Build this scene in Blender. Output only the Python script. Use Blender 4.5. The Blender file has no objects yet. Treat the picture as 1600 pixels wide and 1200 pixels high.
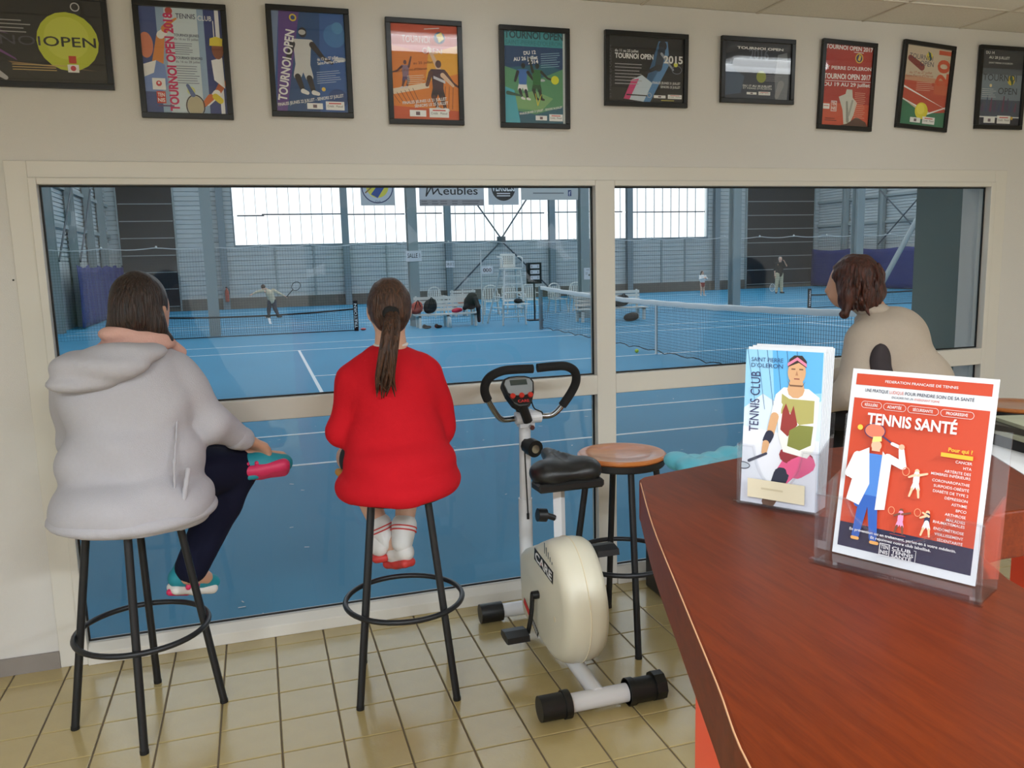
import bpy, math, random
import numpy as np
from mathutils import Vector, Matrix

scene = bpy.context.scene
col = scene.collection
random.seed(7)
PI = math.pi

# ---------------------------------------------------------------- camera
YAW, PITCH, ROLL = 0.30063, 0.15010, -0.02593
CAM = Vector((0.0193, -3.5060, 1.5786))
fw = Vector((math.sin(YAW)*math.cos(PITCH), math.cos(YAW)*math.cos(PITCH), -math.sin(PITCH)))
rt = Vector((math.cos(YAW), -math.sin(YAW), 0)); up = rt.cross(fw)
cr, sr = math.cos(ROLL), math.sin(ROLL)
r2 = cr*rt + sr*up; u2 = -sr*rt + cr*up
cam_data = bpy.data.cameras.new('camera'); cam = bpy.data.objects.new('camera', cam_data); col.objects.link(cam)
cam.matrix_world = Matrix(((r2.x, u2.x, -fw.x, CAM.x), (r2.y, u2.y, -fw.y, CAM.y), (r2.z, u2.z, -fw.z, CAM.z), (0, 0, 0, 1)))
cam_data.sensor_width = 36; cam_data.lens = 36*1272.29/1600; cam_data.clip_start = 0.05; cam_data.clip_end = 400
scene.camera = cam

# ---------------------------------------------------------------- world: bright overcast sky
world = bpy.data.worlds.new('sky'); scene.world = world; world.use_nodes = True
wn = world.node_tree.nodes; bg = wn['Background']
bg.inputs['Color'].default_value = (0.93, 0.965, 1.0, 1); bg.inputs['Strength'].default_value = 2.5
scene.view_settings.view_transform = 'Standard'; scene.view_settings.look = 'None'
scene.view_settings.gamma = 1; scene.view_settings.exposure = 0.0
scene.view_settings.use_curve_mapping = False
scene.cycles.transparent_max_bounces = 24
scene.cycles.max_bounces = 8

# ceiling luminaires of the club room (position, size); the fixtures are built further down
LUMINAIRES = [(0.95, -0.85), (3.08, -0.95), (-1.2, -4.7), (0.95, -4.7), (3.1, -4.7)]
LUM_POWER = 180.0
for i, (x, y) in enumerate(LUMINAIRES[2:]):
    ld = bpy.data.lights.new('luminaire_light', 'AREA'); ld.shape = 'RECTANGLE'; ld.size = 1.12; ld.size_y = 0.24
    ld.energy = LUM_POWER; ld.color = (0.84, 0.93, 1.0)
    lo = bpy.data.objects.new('luminaire_light', ld); col.objects.link(lo); lo.location = (x, y, 2.64)

# ---------------------------------------------------------------- materials
MATS = {}
def srgb(r, g, b):
    f = lambda c: (c/255/12.92) if c/255 <= 0.04045 else ((c/255+0.055)/1.055)**2.4
    return (f(r), f(g), f(b), 1)
def mat(name, rgb, rough=0.6, metal=0.0, noise=0.0, nscale=20, bump=0.0, bscale=60, spec=0.5, coat=0.0, sheen=0.0):
    if name in MATS: return MATS[name]
    m = bpy.data.materials.new(name); m.use_nodes = True; nt = m.node_tree; b = nt.nodes['Principled BSDF']
    c = srgb(*rgb); b.inputs['Base Color'].default_value = c; b.inputs['Roughness'].default_value = rough
    b.inputs['Metallic'].default_value = metal; b.inputs['Specular IOR Level'].default_value = spec
    b.inputs['Coat Weight'].default_value = coat; b.inputs['Coat Roughness'].default_value = 0.08
    if sheen: b.inputs['Sheen Weight'].default_value = sheen
    if noise or bump:
        tc = nt.nodes.new('ShaderNodeTexCoord')
    if noise:
        n = nt.nodes.new('ShaderNodeTexNoise'); n.inputs['Scale'].default_value = nscale; n.inputs['Detail'].default_value = 5
        nt.links.new(tc.outputs['Object'], n.inputs['Vector'])
        mx = nt.nodes.new('ShaderNodeMix'); mx.data_type = 'RGBA'
        mx.inputs[6].default_value = tuple(x*(1-noise) for x in c[:3]) + (1,); mx.inputs[7].default_value = tuple(min(1, x*(1+noise)) for x in c[:3]) + (1,)
        nt.links.new(n.outputs['Fac'], mx.inputs[0]); nt.links.new(mx.outputs[2], b.inputs['Base Color'])
    if bump:
        n2 = nt.nodes.new('ShaderNodeTexNoise'); n2.inputs['Scale'].default_value = bscale; n2.inputs['Detail'].default_value = 4
        nt.links.new(tc.outputs['Object'], n2.inputs['Vector'])
        bp = nt.nodes.new('ShaderNodeBump'); bp.inputs['Strength'].default_value = bump; bp.inputs['Distance'].default_value = 0.01
        nt.links.new(n2.outputs['Fac'], bp.inputs['Height']); nt.links.new(bp.outputs['Normal'], b.inputs['Normal'])
    MATS[name] = m; return m
def thin_glass(name, tint=(1, 1, 1), refl=1.0, rough=0.0, base=0.04, haze=0.0):
    """thin pane: see-through plus an angle dependent mirror (Fresnel curve of a pane)"""
    m = bpy.data.materials.new(name); m.use_nodes = True; nt = m.node_tree; nt.nodes.clear()
    out = nt.nodes.new('ShaderNodeOutputMaterial'); tr = nt.nodes.new('ShaderNodeBsdfTransparent'); gl = nt.nodes.new('ShaderNodeBsdfGlossy')
    tr.inputs['Color'].default_value = (*tint, 1); gl.inputs['Roughness'].default_value = rough
    fr = nt.nodes.new('ShaderNodeFresnel'); 
    ge = nt.nodes.new('ShaderNodeNewGeometry'); ir = nt.nodes.new('ShaderNodeMapRange')   # same curve on both faces of the pane
    ir.inputs['To Min'].default_value = 1.45; ir.inputs['To Max'].default_value = 1/1.45
    nt.links.new(ge.outputs['Backfacing'], ir.inputs['Value']); nt.links.new(ir.outputs['Result'], fr.inputs['IOR'])
    mu = nt.nodes.new('ShaderNodeMath'); mu.operation = 'MULTIPLY'; mu.inputs[1].default_value = refl; mu.use_clamp = True
    nt.links.new(fr.outputs[0], mu.inputs[0])
    mx = nt.nodes.new('ShaderNodeMixShader'); nt.links.new(mu.outputs[0], mx.inputs[0]); nt.links.new(tr.outputs[0], mx.inputs[1]); nt.links.new(gl.outputs[0], mx.inputs[2])
    last = mx
    if haze:
        df = nt.nodes.new('ShaderNodeBsdfTranslucent'); d2 = nt.nodes.new('ShaderNodeBsdfDiffuse')
        ad = nt.nodes.new('ShaderNodeMixShader'); ad.inputs[0].default_value = 0.5
        nt.links.new(df.outputs[0], ad.inputs[1]); nt.links.new(d2.outputs[0], ad.inputs[2])
        m2 = nt.nodes.new('ShaderNodeMixShader'); m2.inputs[0].default_value = haze
        nt.links.new(mx.outputs[0], m2.inputs[1]); nt.links.new(ad.outputs[0], m2.inputs[2]); last = m2
    nt.links.new(last.outputs[0], out.inputs['Surface'])
    MATS[name] = m; return m
def emis(name, rgb, s):
    m = bpy.data.materials.new(name); m.use_nodes = True; nt = m.node_tree; b = nt.nodes['Principled BSDF']
    b.inputs['Base Color'].default_value = (*rgb, 1); b.inputs['Emission Color'].default_value = (*rgb, 1); b.inputs['Emission Strength'].default_value = s
    MATS[name] = m; return m

def wood_mat(name, c1, c2, rough, scale, axis_scale, coat=0.3, spec=0.5):
    m = bpy.data.materials.new(name); m.use_nodes = True; nt = m.node_tree; b = nt.nodes['Principled BSDF']
    tc = nt.nodes.new('ShaderNodeTexCoord'); mp = nt.nodes.new('ShaderNodeMapping'); mp.inputs['Scale'].default_value = axis_scale
    mp.inputs['Rotation'].default_value = (0, 0, 0.55)
    n = nt.nodes.new('ShaderNodeTexNoise'); n.inputs['Scale'].default_value = scale; n.inputs['Detail'].default_value = 7; n.inputs['Roughness'].default_value = 0.65
    n.inputs['Distortion'].default_value = 0.4
    cr_ = nt.nodes.new('ShaderNodeValToRGB'); cr_.color_ramp.elements[0].position = 0.3; cr_.color_ramp.elements[1].position = 0.72
    cr_.color_ramp.elements[0].color = srgb(*c1); cr_.color_ramp.elements[1].color = srgb(*c2)
    nt.links.new(tc.outputs['Object'], mp.inputs['Vector']); nt.links.new(mp.outputs['Vector'], n.inputs['Vector'])
    nt.links.new(n.outputs['Fac'], cr_.inputs['Fac']); nt.links.new(cr_.outputs['Color'], b.inputs['Base Color'])
    b.inputs['Roughness'].default_value = rough; b.inputs['Coat Weight'].default_value = coat; b.inputs['Coat Roughness'].default_value = 0.15
    b.inputs['Specular IOR Level'].default_value = spec
    MATS[name] = m; return m

mat('wall_paint', (213, 209, 204), 0.55, bump=0.15, bscale=300)
mat('frame_paint', (217, 212, 203), 0.35)
mat('gasket', (12, 12, 13), 0.5)
mat('skirting', (140, 132, 126), 0.5, noise=0.06)
mat('tile', (178, 158, 108), 0.17, noise=0.07, nscale=14, bump=0.05, bscale=90, spec=1.0)
mat('grout', (112, 98, 78), 0.85, noise=0.2, nscale=6)
mat('ceiling_tile', (226, 221, 212), 0.9, noise=0.12, nscale=140, bump=0.3, bscale=250)
mat('ceiling_rail', (205, 196, 182), 0.5)
mat('court', (56, 136, 172), 0.6, noise=0.10, nscale=0.7, bump=0.05, bscale=80, spec=0.3)
mat('line_white', (225, 230, 232), 0.6)
mat('siding', (188, 194, 194), 0.55, noise=0.08, nscale=1.5)
mat('steel', (126, 140, 146), 0.5)
mat('steel_light', (150, 160, 160), 0.5)
mat('steel_dark', (74, 84, 92), 0.5)
mat('plinth', (112, 106, 98), 0.9, noise=0.15, nscale=3)
mat('door_dark', (36, 38, 42), 0.6)
mat('tarp', (34, 46, 112), 0.5, noise=0.12, nscale=1.2, bump=0.5, bscale=1.5)
mat('roof_deck', (150, 152, 152), 0.7)
mat('net_cord', (22, 26, 30), 0.8)
mat('net_tape', (222, 224, 224), 0.7)
mat('white_plastic', (222, 222, 216), 0.4)
mat('white_paint_metal', (214, 216, 214), 0.35)
mat('stool_metal', (48, 49, 52), 0.38, metal=0.55, bump=0.05, bscale=500)
mat('black_rubber', (14, 14, 15), 0.6)
mat('bike_white', (222, 222, 226), 0.25, coat=0.3)
mat('bike_cream', (220, 214, 194), 0.38, noise=0.05, nscale=6)
mat('bike_black', (16, 16, 17), 0.45)
mat('foam_black', (20, 20, 21), 0.85, bump=0.2, bscale=400)
mat('chrome', (170, 172, 176), 0.2, metal=1.0)
mat('vinyl_black', (24, 24, 25), 0.33, bump=0.12, bscale=500)
mat('lcd', (62, 70, 66), 0.25)
mat('red_button', (196, 52, 40), 0.4)
mat('console_grey', (142, 146, 148), 0.4)
mat('orange_panel', (226, 74, 44), 0.4)
mat('white_print', (220, 220, 223), 0.5)
mat('grey_desk', (172, 170, 160), 0.5)
mat('skin', (206, 158, 132), 0.5, noise=0.05, nscale=30)
mat('skin_light', (222, 176, 152), 0.5, noise=0.05, nscale=30)
def hair_mat(name, c1, c2, sc=(70, 70, 5)):
    m = bpy.data.materials.new(name); m.use_nodes = True; nt = m.node_tree; b = nt.nodes['Principled BSDF']
    tc = nt.nodes.new('ShaderNodeTexCoord'); mp = nt.nodes.new('ShaderNodeMapping'); mp.inputs['Scale'].default_value = sc
    n = nt.nodes.new('ShaderNodeTexNoise'); n.inputs['Scale'].default_value = 2.0; n.inputs['Detail'].default_value = 6; n.inputs['Distortion'].default_value = 0.6
    rp = nt.nodes.new('ShaderNodeValToRGB'); rp.color_ramp.elements[0].position = 0.32; rp.color_ramp.elements[1].position = 0.7
    rp.color_ramp.elements[0].color = srgb(*c1); rp.color_ramp.elements[1].color = srgb(*c2)
    bp = nt.nodes.new('ShaderNodeBump'); bp.inputs['Strength'].default_value = 0.9; bp.inputs['Distance'].default_value = 0.012
    nt.links.new(tc.outputs['Object'], mp.inputs['Vector']); nt.links.new(mp.outputs['Vector'], n.inputs['Vector']); nt.links.new(n.outputs['Fac'], rp.inputs['Fac'])
    nt.links.new(rp.outputs['Color'], b.inputs['Base Color']); nt.links.new(n.outputs['Fac'], bp.inputs['Height']); nt.links.new(bp.outputs['Normal'], b.inputs['Normal'])
    b.inputs['Roughness'].default_value = 0.42; MATS[name] = m
hair_mat('hair_brown', (36, 20, 12), (92, 58, 38)); hair_mat('hair_dark', (18, 10, 8), (58, 36, 26)); hair_mat('hair_auburn', (30, 10, 6), (88, 40, 24), (45, 45, 8))
mat('hair_grey', (170, 160, 150), 0.6)
mat('hoodie', (186, 184, 192), 0.95, noise=0.04, nscale=90, bump=0.25, bscale=350, spec=0.15)
mat('scarf', (214, 170, 158), 0.95, bump=0.3, bscale=200, spec=0.15)
mat('navy', (20, 22, 44), 0.9, spec=0.2)
mat('shoe_teal', (30, 140, 156), 0.6)
mat('shoe_pink', (214, 46, 96), 0.5)
mat('shoe_white', (226, 222, 218), 0.55)
mat('shoe_red', (206, 62, 58), 0.5)
mat('red_jersey', (200, 22, 36), 0.85, noise=0.04, nscale=40, bump=0.2, bscale=260, spec=0.2)
mat('white_cloth', (226, 224, 222), 0.9)
mat('black_cloth', (18, 18, 20), 0.85)
mat('gold_cloth', (196, 140, 60), 0.8)
mat('jacket_grey', (190, 176, 162), 0.85, noise=0.04, nscale=60, bump=0.2, bscale=300, spec=0.2)
mat('jacket_dark', (66, 60, 64), 0.85, spec=0.2)
mat('cream_cloth', (206, 194, 168), 0.9)
mat('jeans', (40, 48, 66), 0.9)
mat('beige_cloth', (200, 190, 160), 0.9)
mat('puffer', (96, 184, 206), 0.45, bump=0.1, bscale=60)
mat('fur', (74, 50, 36), 0.95, noise=0.4, nscale=80, bump=1.0, bscale=140)
mat('ball_yellow', (206, 224, 60), 0.8, bump=0.3, bscale=300)
mat('bag_red', (170, 70, 56), 0.7); mat('bag_black', (20, 20, 22), 0.7); mat('bag_crimson', (196, 30, 60), 0.6)
mat('orange_cloth', (226, 110, 50), 0.7)
mat('magazine', (148, 150, 128), 0.5, noise=0.35, nscale=12)
mat('magazine_dark', (52, 50, 44), 0.5, noise=0.5, nscale=14)
mat('hedge', (70, 110, 40), 0.8, noise=0.5, nscale=8)
mat('ground', (120, 126, 110), 0.9, noise=0.2, nscale=1)
mat('label_cream', (226, 214, 186), 0.7)
mat('frame_black', (10, 10, 11), 0.35)
thin_glass('window_glass', (0.97, 0.985, 0.985), 0.7)
thin_glass('poster_glass', (0.99, 0.99, 0.99), 1.0)
thin_glass('acrylic', (0.97, 0.975, 0.985), 1.0, haze=0.012)
thin_glass('polycarbonate', (0.88, 0.90, 0.92), 0.5, haze=0.08)
thin_glass('polycarbonate_wall', (0.76, 0.77, 0.78), 0.4, haze=0.03)
emis('tube_glow', (0.93, 0.97, 1.0), 7.0)
wood_mat('counter_wood', (84, 28, 4), (110, 42, 8), 0.42, 9.0, (14, 1.2, 14), coat=0.0, spec=0.2)
wood_mat('stool_wood', (176, 96, 44), (206, 128, 66), 0.3, 6.0, (8, 1, 8), coat=0.5)

# ---------------------------------------------------------------- mesh helpers
class MB:
    def __init__(s): s.v = []; s.f = []; s.m = []
    def add(s, vs, fs, m=0):
        o = len(s.v); s.v += [tuple(v) for v in vs]; s.f += [tuple(i+o for i in f) for f in fs]; s.m += [m]*len(fs); return s
    def box(s, x0, x1, y0, y1, z0, z1, m=0):
        vs = [(x0,y0,z0),(x1,y0,z0),(x1,y1,z0),(x0,y1,z0),(x0,y0,z1),(x1,y0,z1),(x1,y1,z1),(x0,y1,z1)]
        return s.add(vs, [(3,2,1,0),(4,5,6,7),(0,1,5,4),(1,2,6,5),(2,3,7,6),(3,0,4,7)], m)
    def prism(s, poly, axis, a, b, m=0):
        """polygon (2D, CCW) extruded along axis from a to b; the 2D coords are the other two axes in xyz order"""
        n = len(poly)
        def p3(q, t):
            return (t, q[0], q[1]) if axis == 0 else ((q[0], t, q[1]) if axis == 1 else (q[0], q[1], t))
        vs = [p3(q, a) for q in poly] + [p3(q, b) for q in poly]
        fs = [tuple(range(n-1, -1, -1)), tuple(range(n, 2*n))] + [(i, (i+1) % n, n+(i+1) % n, n+i) for i in range(n)]
        if axis == 1: fs = [tuple(reversed(f)) for f in fs]
        return s.add(vs, fs, m)
    def tube(s, pts, r, n=12, m=0, caps=True, closed=False):
        pts = [Vector(p) for p in pts]; k = len(pts)
        rs = r if isinstance(r, (list, tuple)) else [r]*k
        vs = []; fs = []; prev = None
        for i, p in enumerate(pts):
            if closed: t = (pts[(i+1) % k]-pts[i-1])
            else: t = (pts[min(i+1, k-1)]-pts[max(i-1, 0)])
            t.normalize()
            if prev is None:
                a = Vector((0, 0, 1)) if abs(t.z) < 0.9 else Vector((1, 0, 0)); u = t.cross(a).normalized()
            else: u = (prev - t*prev.dot(t)).normalized()
            prev = u; w = t.cross(u)
            for j in range(n):
                th = 2*PI*j/n; vs.append(p + (u*math.cos(th)+w*math.sin(th))*rs[i])
        seg = k if closed else k-1
        for i in range(seg):
            i2 = (i+1) % k
            for j in range(n): fs.append((i*n+j, i*n+(j+1) % n, i2*n+(j+1) % n, i2*n+j))
        if caps and not closed: fs.append(tuple(range(n-1, -1, -1))); fs.append(tuple((k-1)*n+j for j in range(n)))
        return s.add(vs, fs, m)
    def lathe(s, prof, c=(0, 0, 0), n=24, m=0):
        vs = []; fs = []
        for (r, z) in prof:
            for j in range(n):
                th = 2*PI*j/n; vs.append((c[0]+r*math.cos(th), c[1]+r*math.sin(th), c[2]+z))
        k = len(prof)
        for i in range(k-1):
            for j in range(n): fs.append((i*n+j, i*n+(j+1) % n, (i+1)*n+(j+1) % n, (i+1)*n+j))
        fs.append(tuple(range(n-1, -1, -1))); fs.append(tuple((k-1)*n+j for j in range(n)))
        return s.add(vs, fs, m)
    def ell(s, c, r, n=16, k=10, m=0):
        r = r if isinstance(r, (list, tuple)) else (r, r, r); vs = []; fs = []
        for i in range(k+1):
            ph = -PI/2 + PI*i/k
            for j in range(n):
                th = 2*PI*j/n; vs.append((c[0]+r[0]*math.cos(ph)*math.cos(th), c[1]+r[1]*math.cos(ph)*math.sin(th), c[2]+r[2]*math.sin(ph)))
        for i in range(k):
            for j in range(n): fs.append((i*n+j, i*n+(j+1) % n, (i+1)*n+(j+1) % n, (i+1)*n+j))
        return s.add(vs, fs, m)
    def build(s, name, mats, parent=None, smooth=False, bevel=0.0, angle=None):
        me = bpy.data.meshes.new(name); me.from_pydata(s.v, [], s.f); me.update()
        for k in (mats if isinstance(mats, (list, tuple)) else [mats]): me.materials.append(MATS[k] if isinstance(k, str) else k)
        if any(s.m): me.polygons.foreach_set('material_index', s.m)
        if smooth:
            me.polygons.foreach_set('use_smooth', [True]*len(me.polygons))
            if angle is not None: me.set_sharp_from_angle(angle=angle)
        o = bpy.data.objects.new(name, me); col.objects.link(o)
        if parent is not None: o.parent = parent
        if bevel:
            b = o.modifiers.new('bevel', 'BEVEL'); b.width = bevel; b.segments = 2; b.limit_method = 'ANGLE'
        return o
def empty(name, loc=(0, 0, 0), rz=0.0):
    e = bpy.data.objects.new(name, None); col.objects.link(e); e.location = loc; e.rotation_euler = (0, 0, rz); e.empty_display_size = 0.1; return e
def tag(o, label, cat, group=None):
    o['label'] = label; o['category'] = cat
    if group: o['group'] = group
    return o
def struct(o): o['kind'] = 'structure'; return o
def copy_tree(o, parent=None):
    c = o.copy(); col.objects.link(c); c.parent = parent
    for ch in [x for x in KIDS(o)]: copy_tree(ch, c)
    return c
def KIDS(o): return [x for x in bpy.data.objects if x.parent == o]
def arc(cx, cy, r, a0, a1, n):
    return [(cx+r*math.cos(a0+(a1-a0)*i/n), cy+r*math.sin(a0+(a1-a0)*i/n)) for i in range(n+1)]
def bez(p, n=16):
    """Catmull-Rom curve through the points"""
    p = [Vector(q) for q in p]; out = []
    for i in range(len(p)-1):
        a = p[max(i-1, 0)]; b = p[i]; c = p[i+1]; d = p[min(i+2, len(p)-1)]
        for k in range(n):
            t = k/n; out.append(0.5*((2*b)+(c-a)*t+(2*a-5*b+4*c-d)*t*t+(3*b-a-3*c+d)*t**3))
    out.append(p[-1]); return out

# implicit (smooth-union) bodies polygonised with surface nets --------------------------------
def sdf_mesh(prims, h=0.012, k=0.02, wob=None):
    """prims: ('c', p0, r0, p1, r1) round cone | ('e', centre, radii, rotz) ellipsoid | ('-e', ...) carved out"""
    lo = np.full(3, 1e9); hi = -lo
    for q in prims:
        if q[0] == 'c':
            for p_, r_ in ((q[1], q[2]), (q[3], q[4])): lo = np.minimum(lo, np.array(p_)-r_); hi = np.maximum(hi, np.array(p_)+r_)
        elif q[0] == 'e':
            m_ = max(q[2]); lo = np.minimum(lo, np.array(q[1])-m_); hi = np.maximum(hi, np.array(q[1])+m_)
    lo -= 3*h+0.02; hi += 3*h+0.02
    n = np.ceil((hi-lo)/h).astype(int)+1
    X, Y, Z = np.meshgrid(*[lo[i]+h*np.arange(n[i]) for i in range(3)], indexing='ij')
    F = np.full(X.shape, 10.0)
    for q in prims:
        if q[0] == 'c':
            a = np.array(q[1], float); b = np.array(q[3], float); d = b-a; L2 = max(d@d, 1e-9)
            t = np.clip(((X-a[0])*d[0]+(Y-a[1])*d[1]+(Z-a[2])*d[2])/L2, 0, 1)
            D = np.sqrt((X-a[0]-t*d[0])**2+(Y-a[1]-t*d[1])**2+(Z-a[2]-t*d[2])**2)-(q[2]+(q[4]-q[2])*t)
        elif q[0] == '-k':      # upright cylinder cut away: ('-k', (x, y), radius, z0, z1)
            D = np.maximum(np.sqrt((X-q[1][0])**2+(Y-q[1][1])**2)-q[2], np.maximum(Z-q[4], q[3]-Z))
        else:
            c = q[1]; r = q[2]; a = q[3] if len(q) > 3 else 0.0; ca, sa = math.cos(a), math.sin(a)
            dx, dy, dz = X-c[0], Y-c[1], Z-c[2]; ux = (ca*dx+sa*dy)/r[0]; uy = (-sa*dx+ca*dy)/r[1]; uz = dz/r[2]
            k0 = np.sqrt(ux*ux+uy*uy+uz*uz); k1 = np.sqrt((ux/r[0])**2+(uy/r[1])**2+(uz/r[2])**2)+1e-9
            D = k0*(k0-1)/k1
        if q[0] in ('-e', '-k'): F = np.maximum(F, -D)
        else:
            hh = np.clip(0.5+0.5*(F-D)/k, 0, 1); F = F*(1-hh)+D*hh-k*hh*(1-hh)
    if wob is not None:
        F = F + wob(X, Y, Z)
        for q in prims:
            if q[0] == '-k': F = np.maximum(F, -np.maximum(np.sqrt((X-q[1][0])**2+(Y-q[1][1])**2)-q[2], np.maximum(Z-q[4], q[3]-Z)))
    S = F < 0
    cs = [S[i:n[0]-1+i, j:n[1]-1+j, l:n[2]-1+l] for i in (0, 1) for j in (0, 1) for l in (0, 1)]
    cnt = sum(c.astype(int) for c in cs); cell = (cnt > 0) & (cnt < 8)
    idx = -np.ones(cell.shape, int); ci = np.argwhere(cell); idx[cell] = np.arange(len(ci))
    acc = np.zeros((len(ci), 3)); num = np.zeros(len(ci))
    I, J, K = ci.T
    for ax in range(3):
        o1, o2 = [a for a in range(3) if a != ax]
        for b1 in (0, 1):
            for b2 in (0, 1):
                s0 = [I.copy(), J.copy(), K.copy()]; s0[o1] = s0[o1]+b1; s0[o2] = s0[o2]+b2
                s1 = [q.copy() for q in s0]; s1[ax] = s1[ax]+1
                f0 = F[tuple(s0)]; f1 = F[tuple(s1)]; cross = (f0 < 0) != (f1 < 0)
                t = np.where(cross, f0/np.where(cross, f0-f1, 1), 0)
                pt = np.stack(s0, 1).astype(float); pt[:, ax] += t
                acc[cross] += pt[cross]; num += cross
    V = lo + h*acc/num[:, None]
    faces = []
    for ax in range(3):
        o1, o2 = [(1, 2), (2, 0), (0, 1)][ax]
        sl0 = [slice(None)]*3; sl1 = [slice(None)]*3; sl0[ax] = slice(0, -1); sl1[ax] = slice(1, None)
        A = S[tuple(sl0)]; B = S[tuple(sl1)]; e = np.argwhere(A != B)
        ok = (e[:, o1] > 0) & (e[:, o2] > 0) & (e[:, o1] < n[o1]-1) & (e[:, o2] < n[o2]-1); e = e[ok]
        flip = A[tuple(e.T)]
        q = []
        for d1, d2 in ((1, 1), (0, 1), (0, 0), (1, 0)):
            c = e.copy(); c[:, o1] -= d1; c[:, o2] -= d2; q.append(idx[tuple(c.T)])
        q = np.stack(q, 1); q[~flip] = q[~flip][:, ::-1]; faces.append(q)
    return V, np.concatenate(faces)
def sdf_obj(name, prims, m, parent=None, h=0.012, k=0.02, wob=None, relax=2):
    V, Fc = sdf_mesh(prims, h, k, wob)
    for _ in range(relax):
        acc = np.zeros_like(V); cnt = np.zeros(len(V))
        for a in range(4):
            b = (a+1) % 4; np.add.at(acc, Fc[:, a], V[Fc[:, b]]); np.add.at(cnt, Fc[:, a], 1); np.add.at(acc, Fc[:, b], V[Fc[:, a]]); np.add.at(cnt, Fc[:, b], 1)
        V = 0.5*V + 0.5*acc/np.maximum(cnt, 1)[:, None]
    me = bpy.data.meshes.new(name); me.from_pydata(V.tolist(), [], Fc.tolist()); me.update()
    me.polygons.foreach_set('use_smooth', [True]*len(me.polygons)); me.materials.append(MATS[m])
    o = bpy.data.objects.new(name, me); col.objects.link(o)
    if parent is not None: o.parent = parent
    return o

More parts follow.
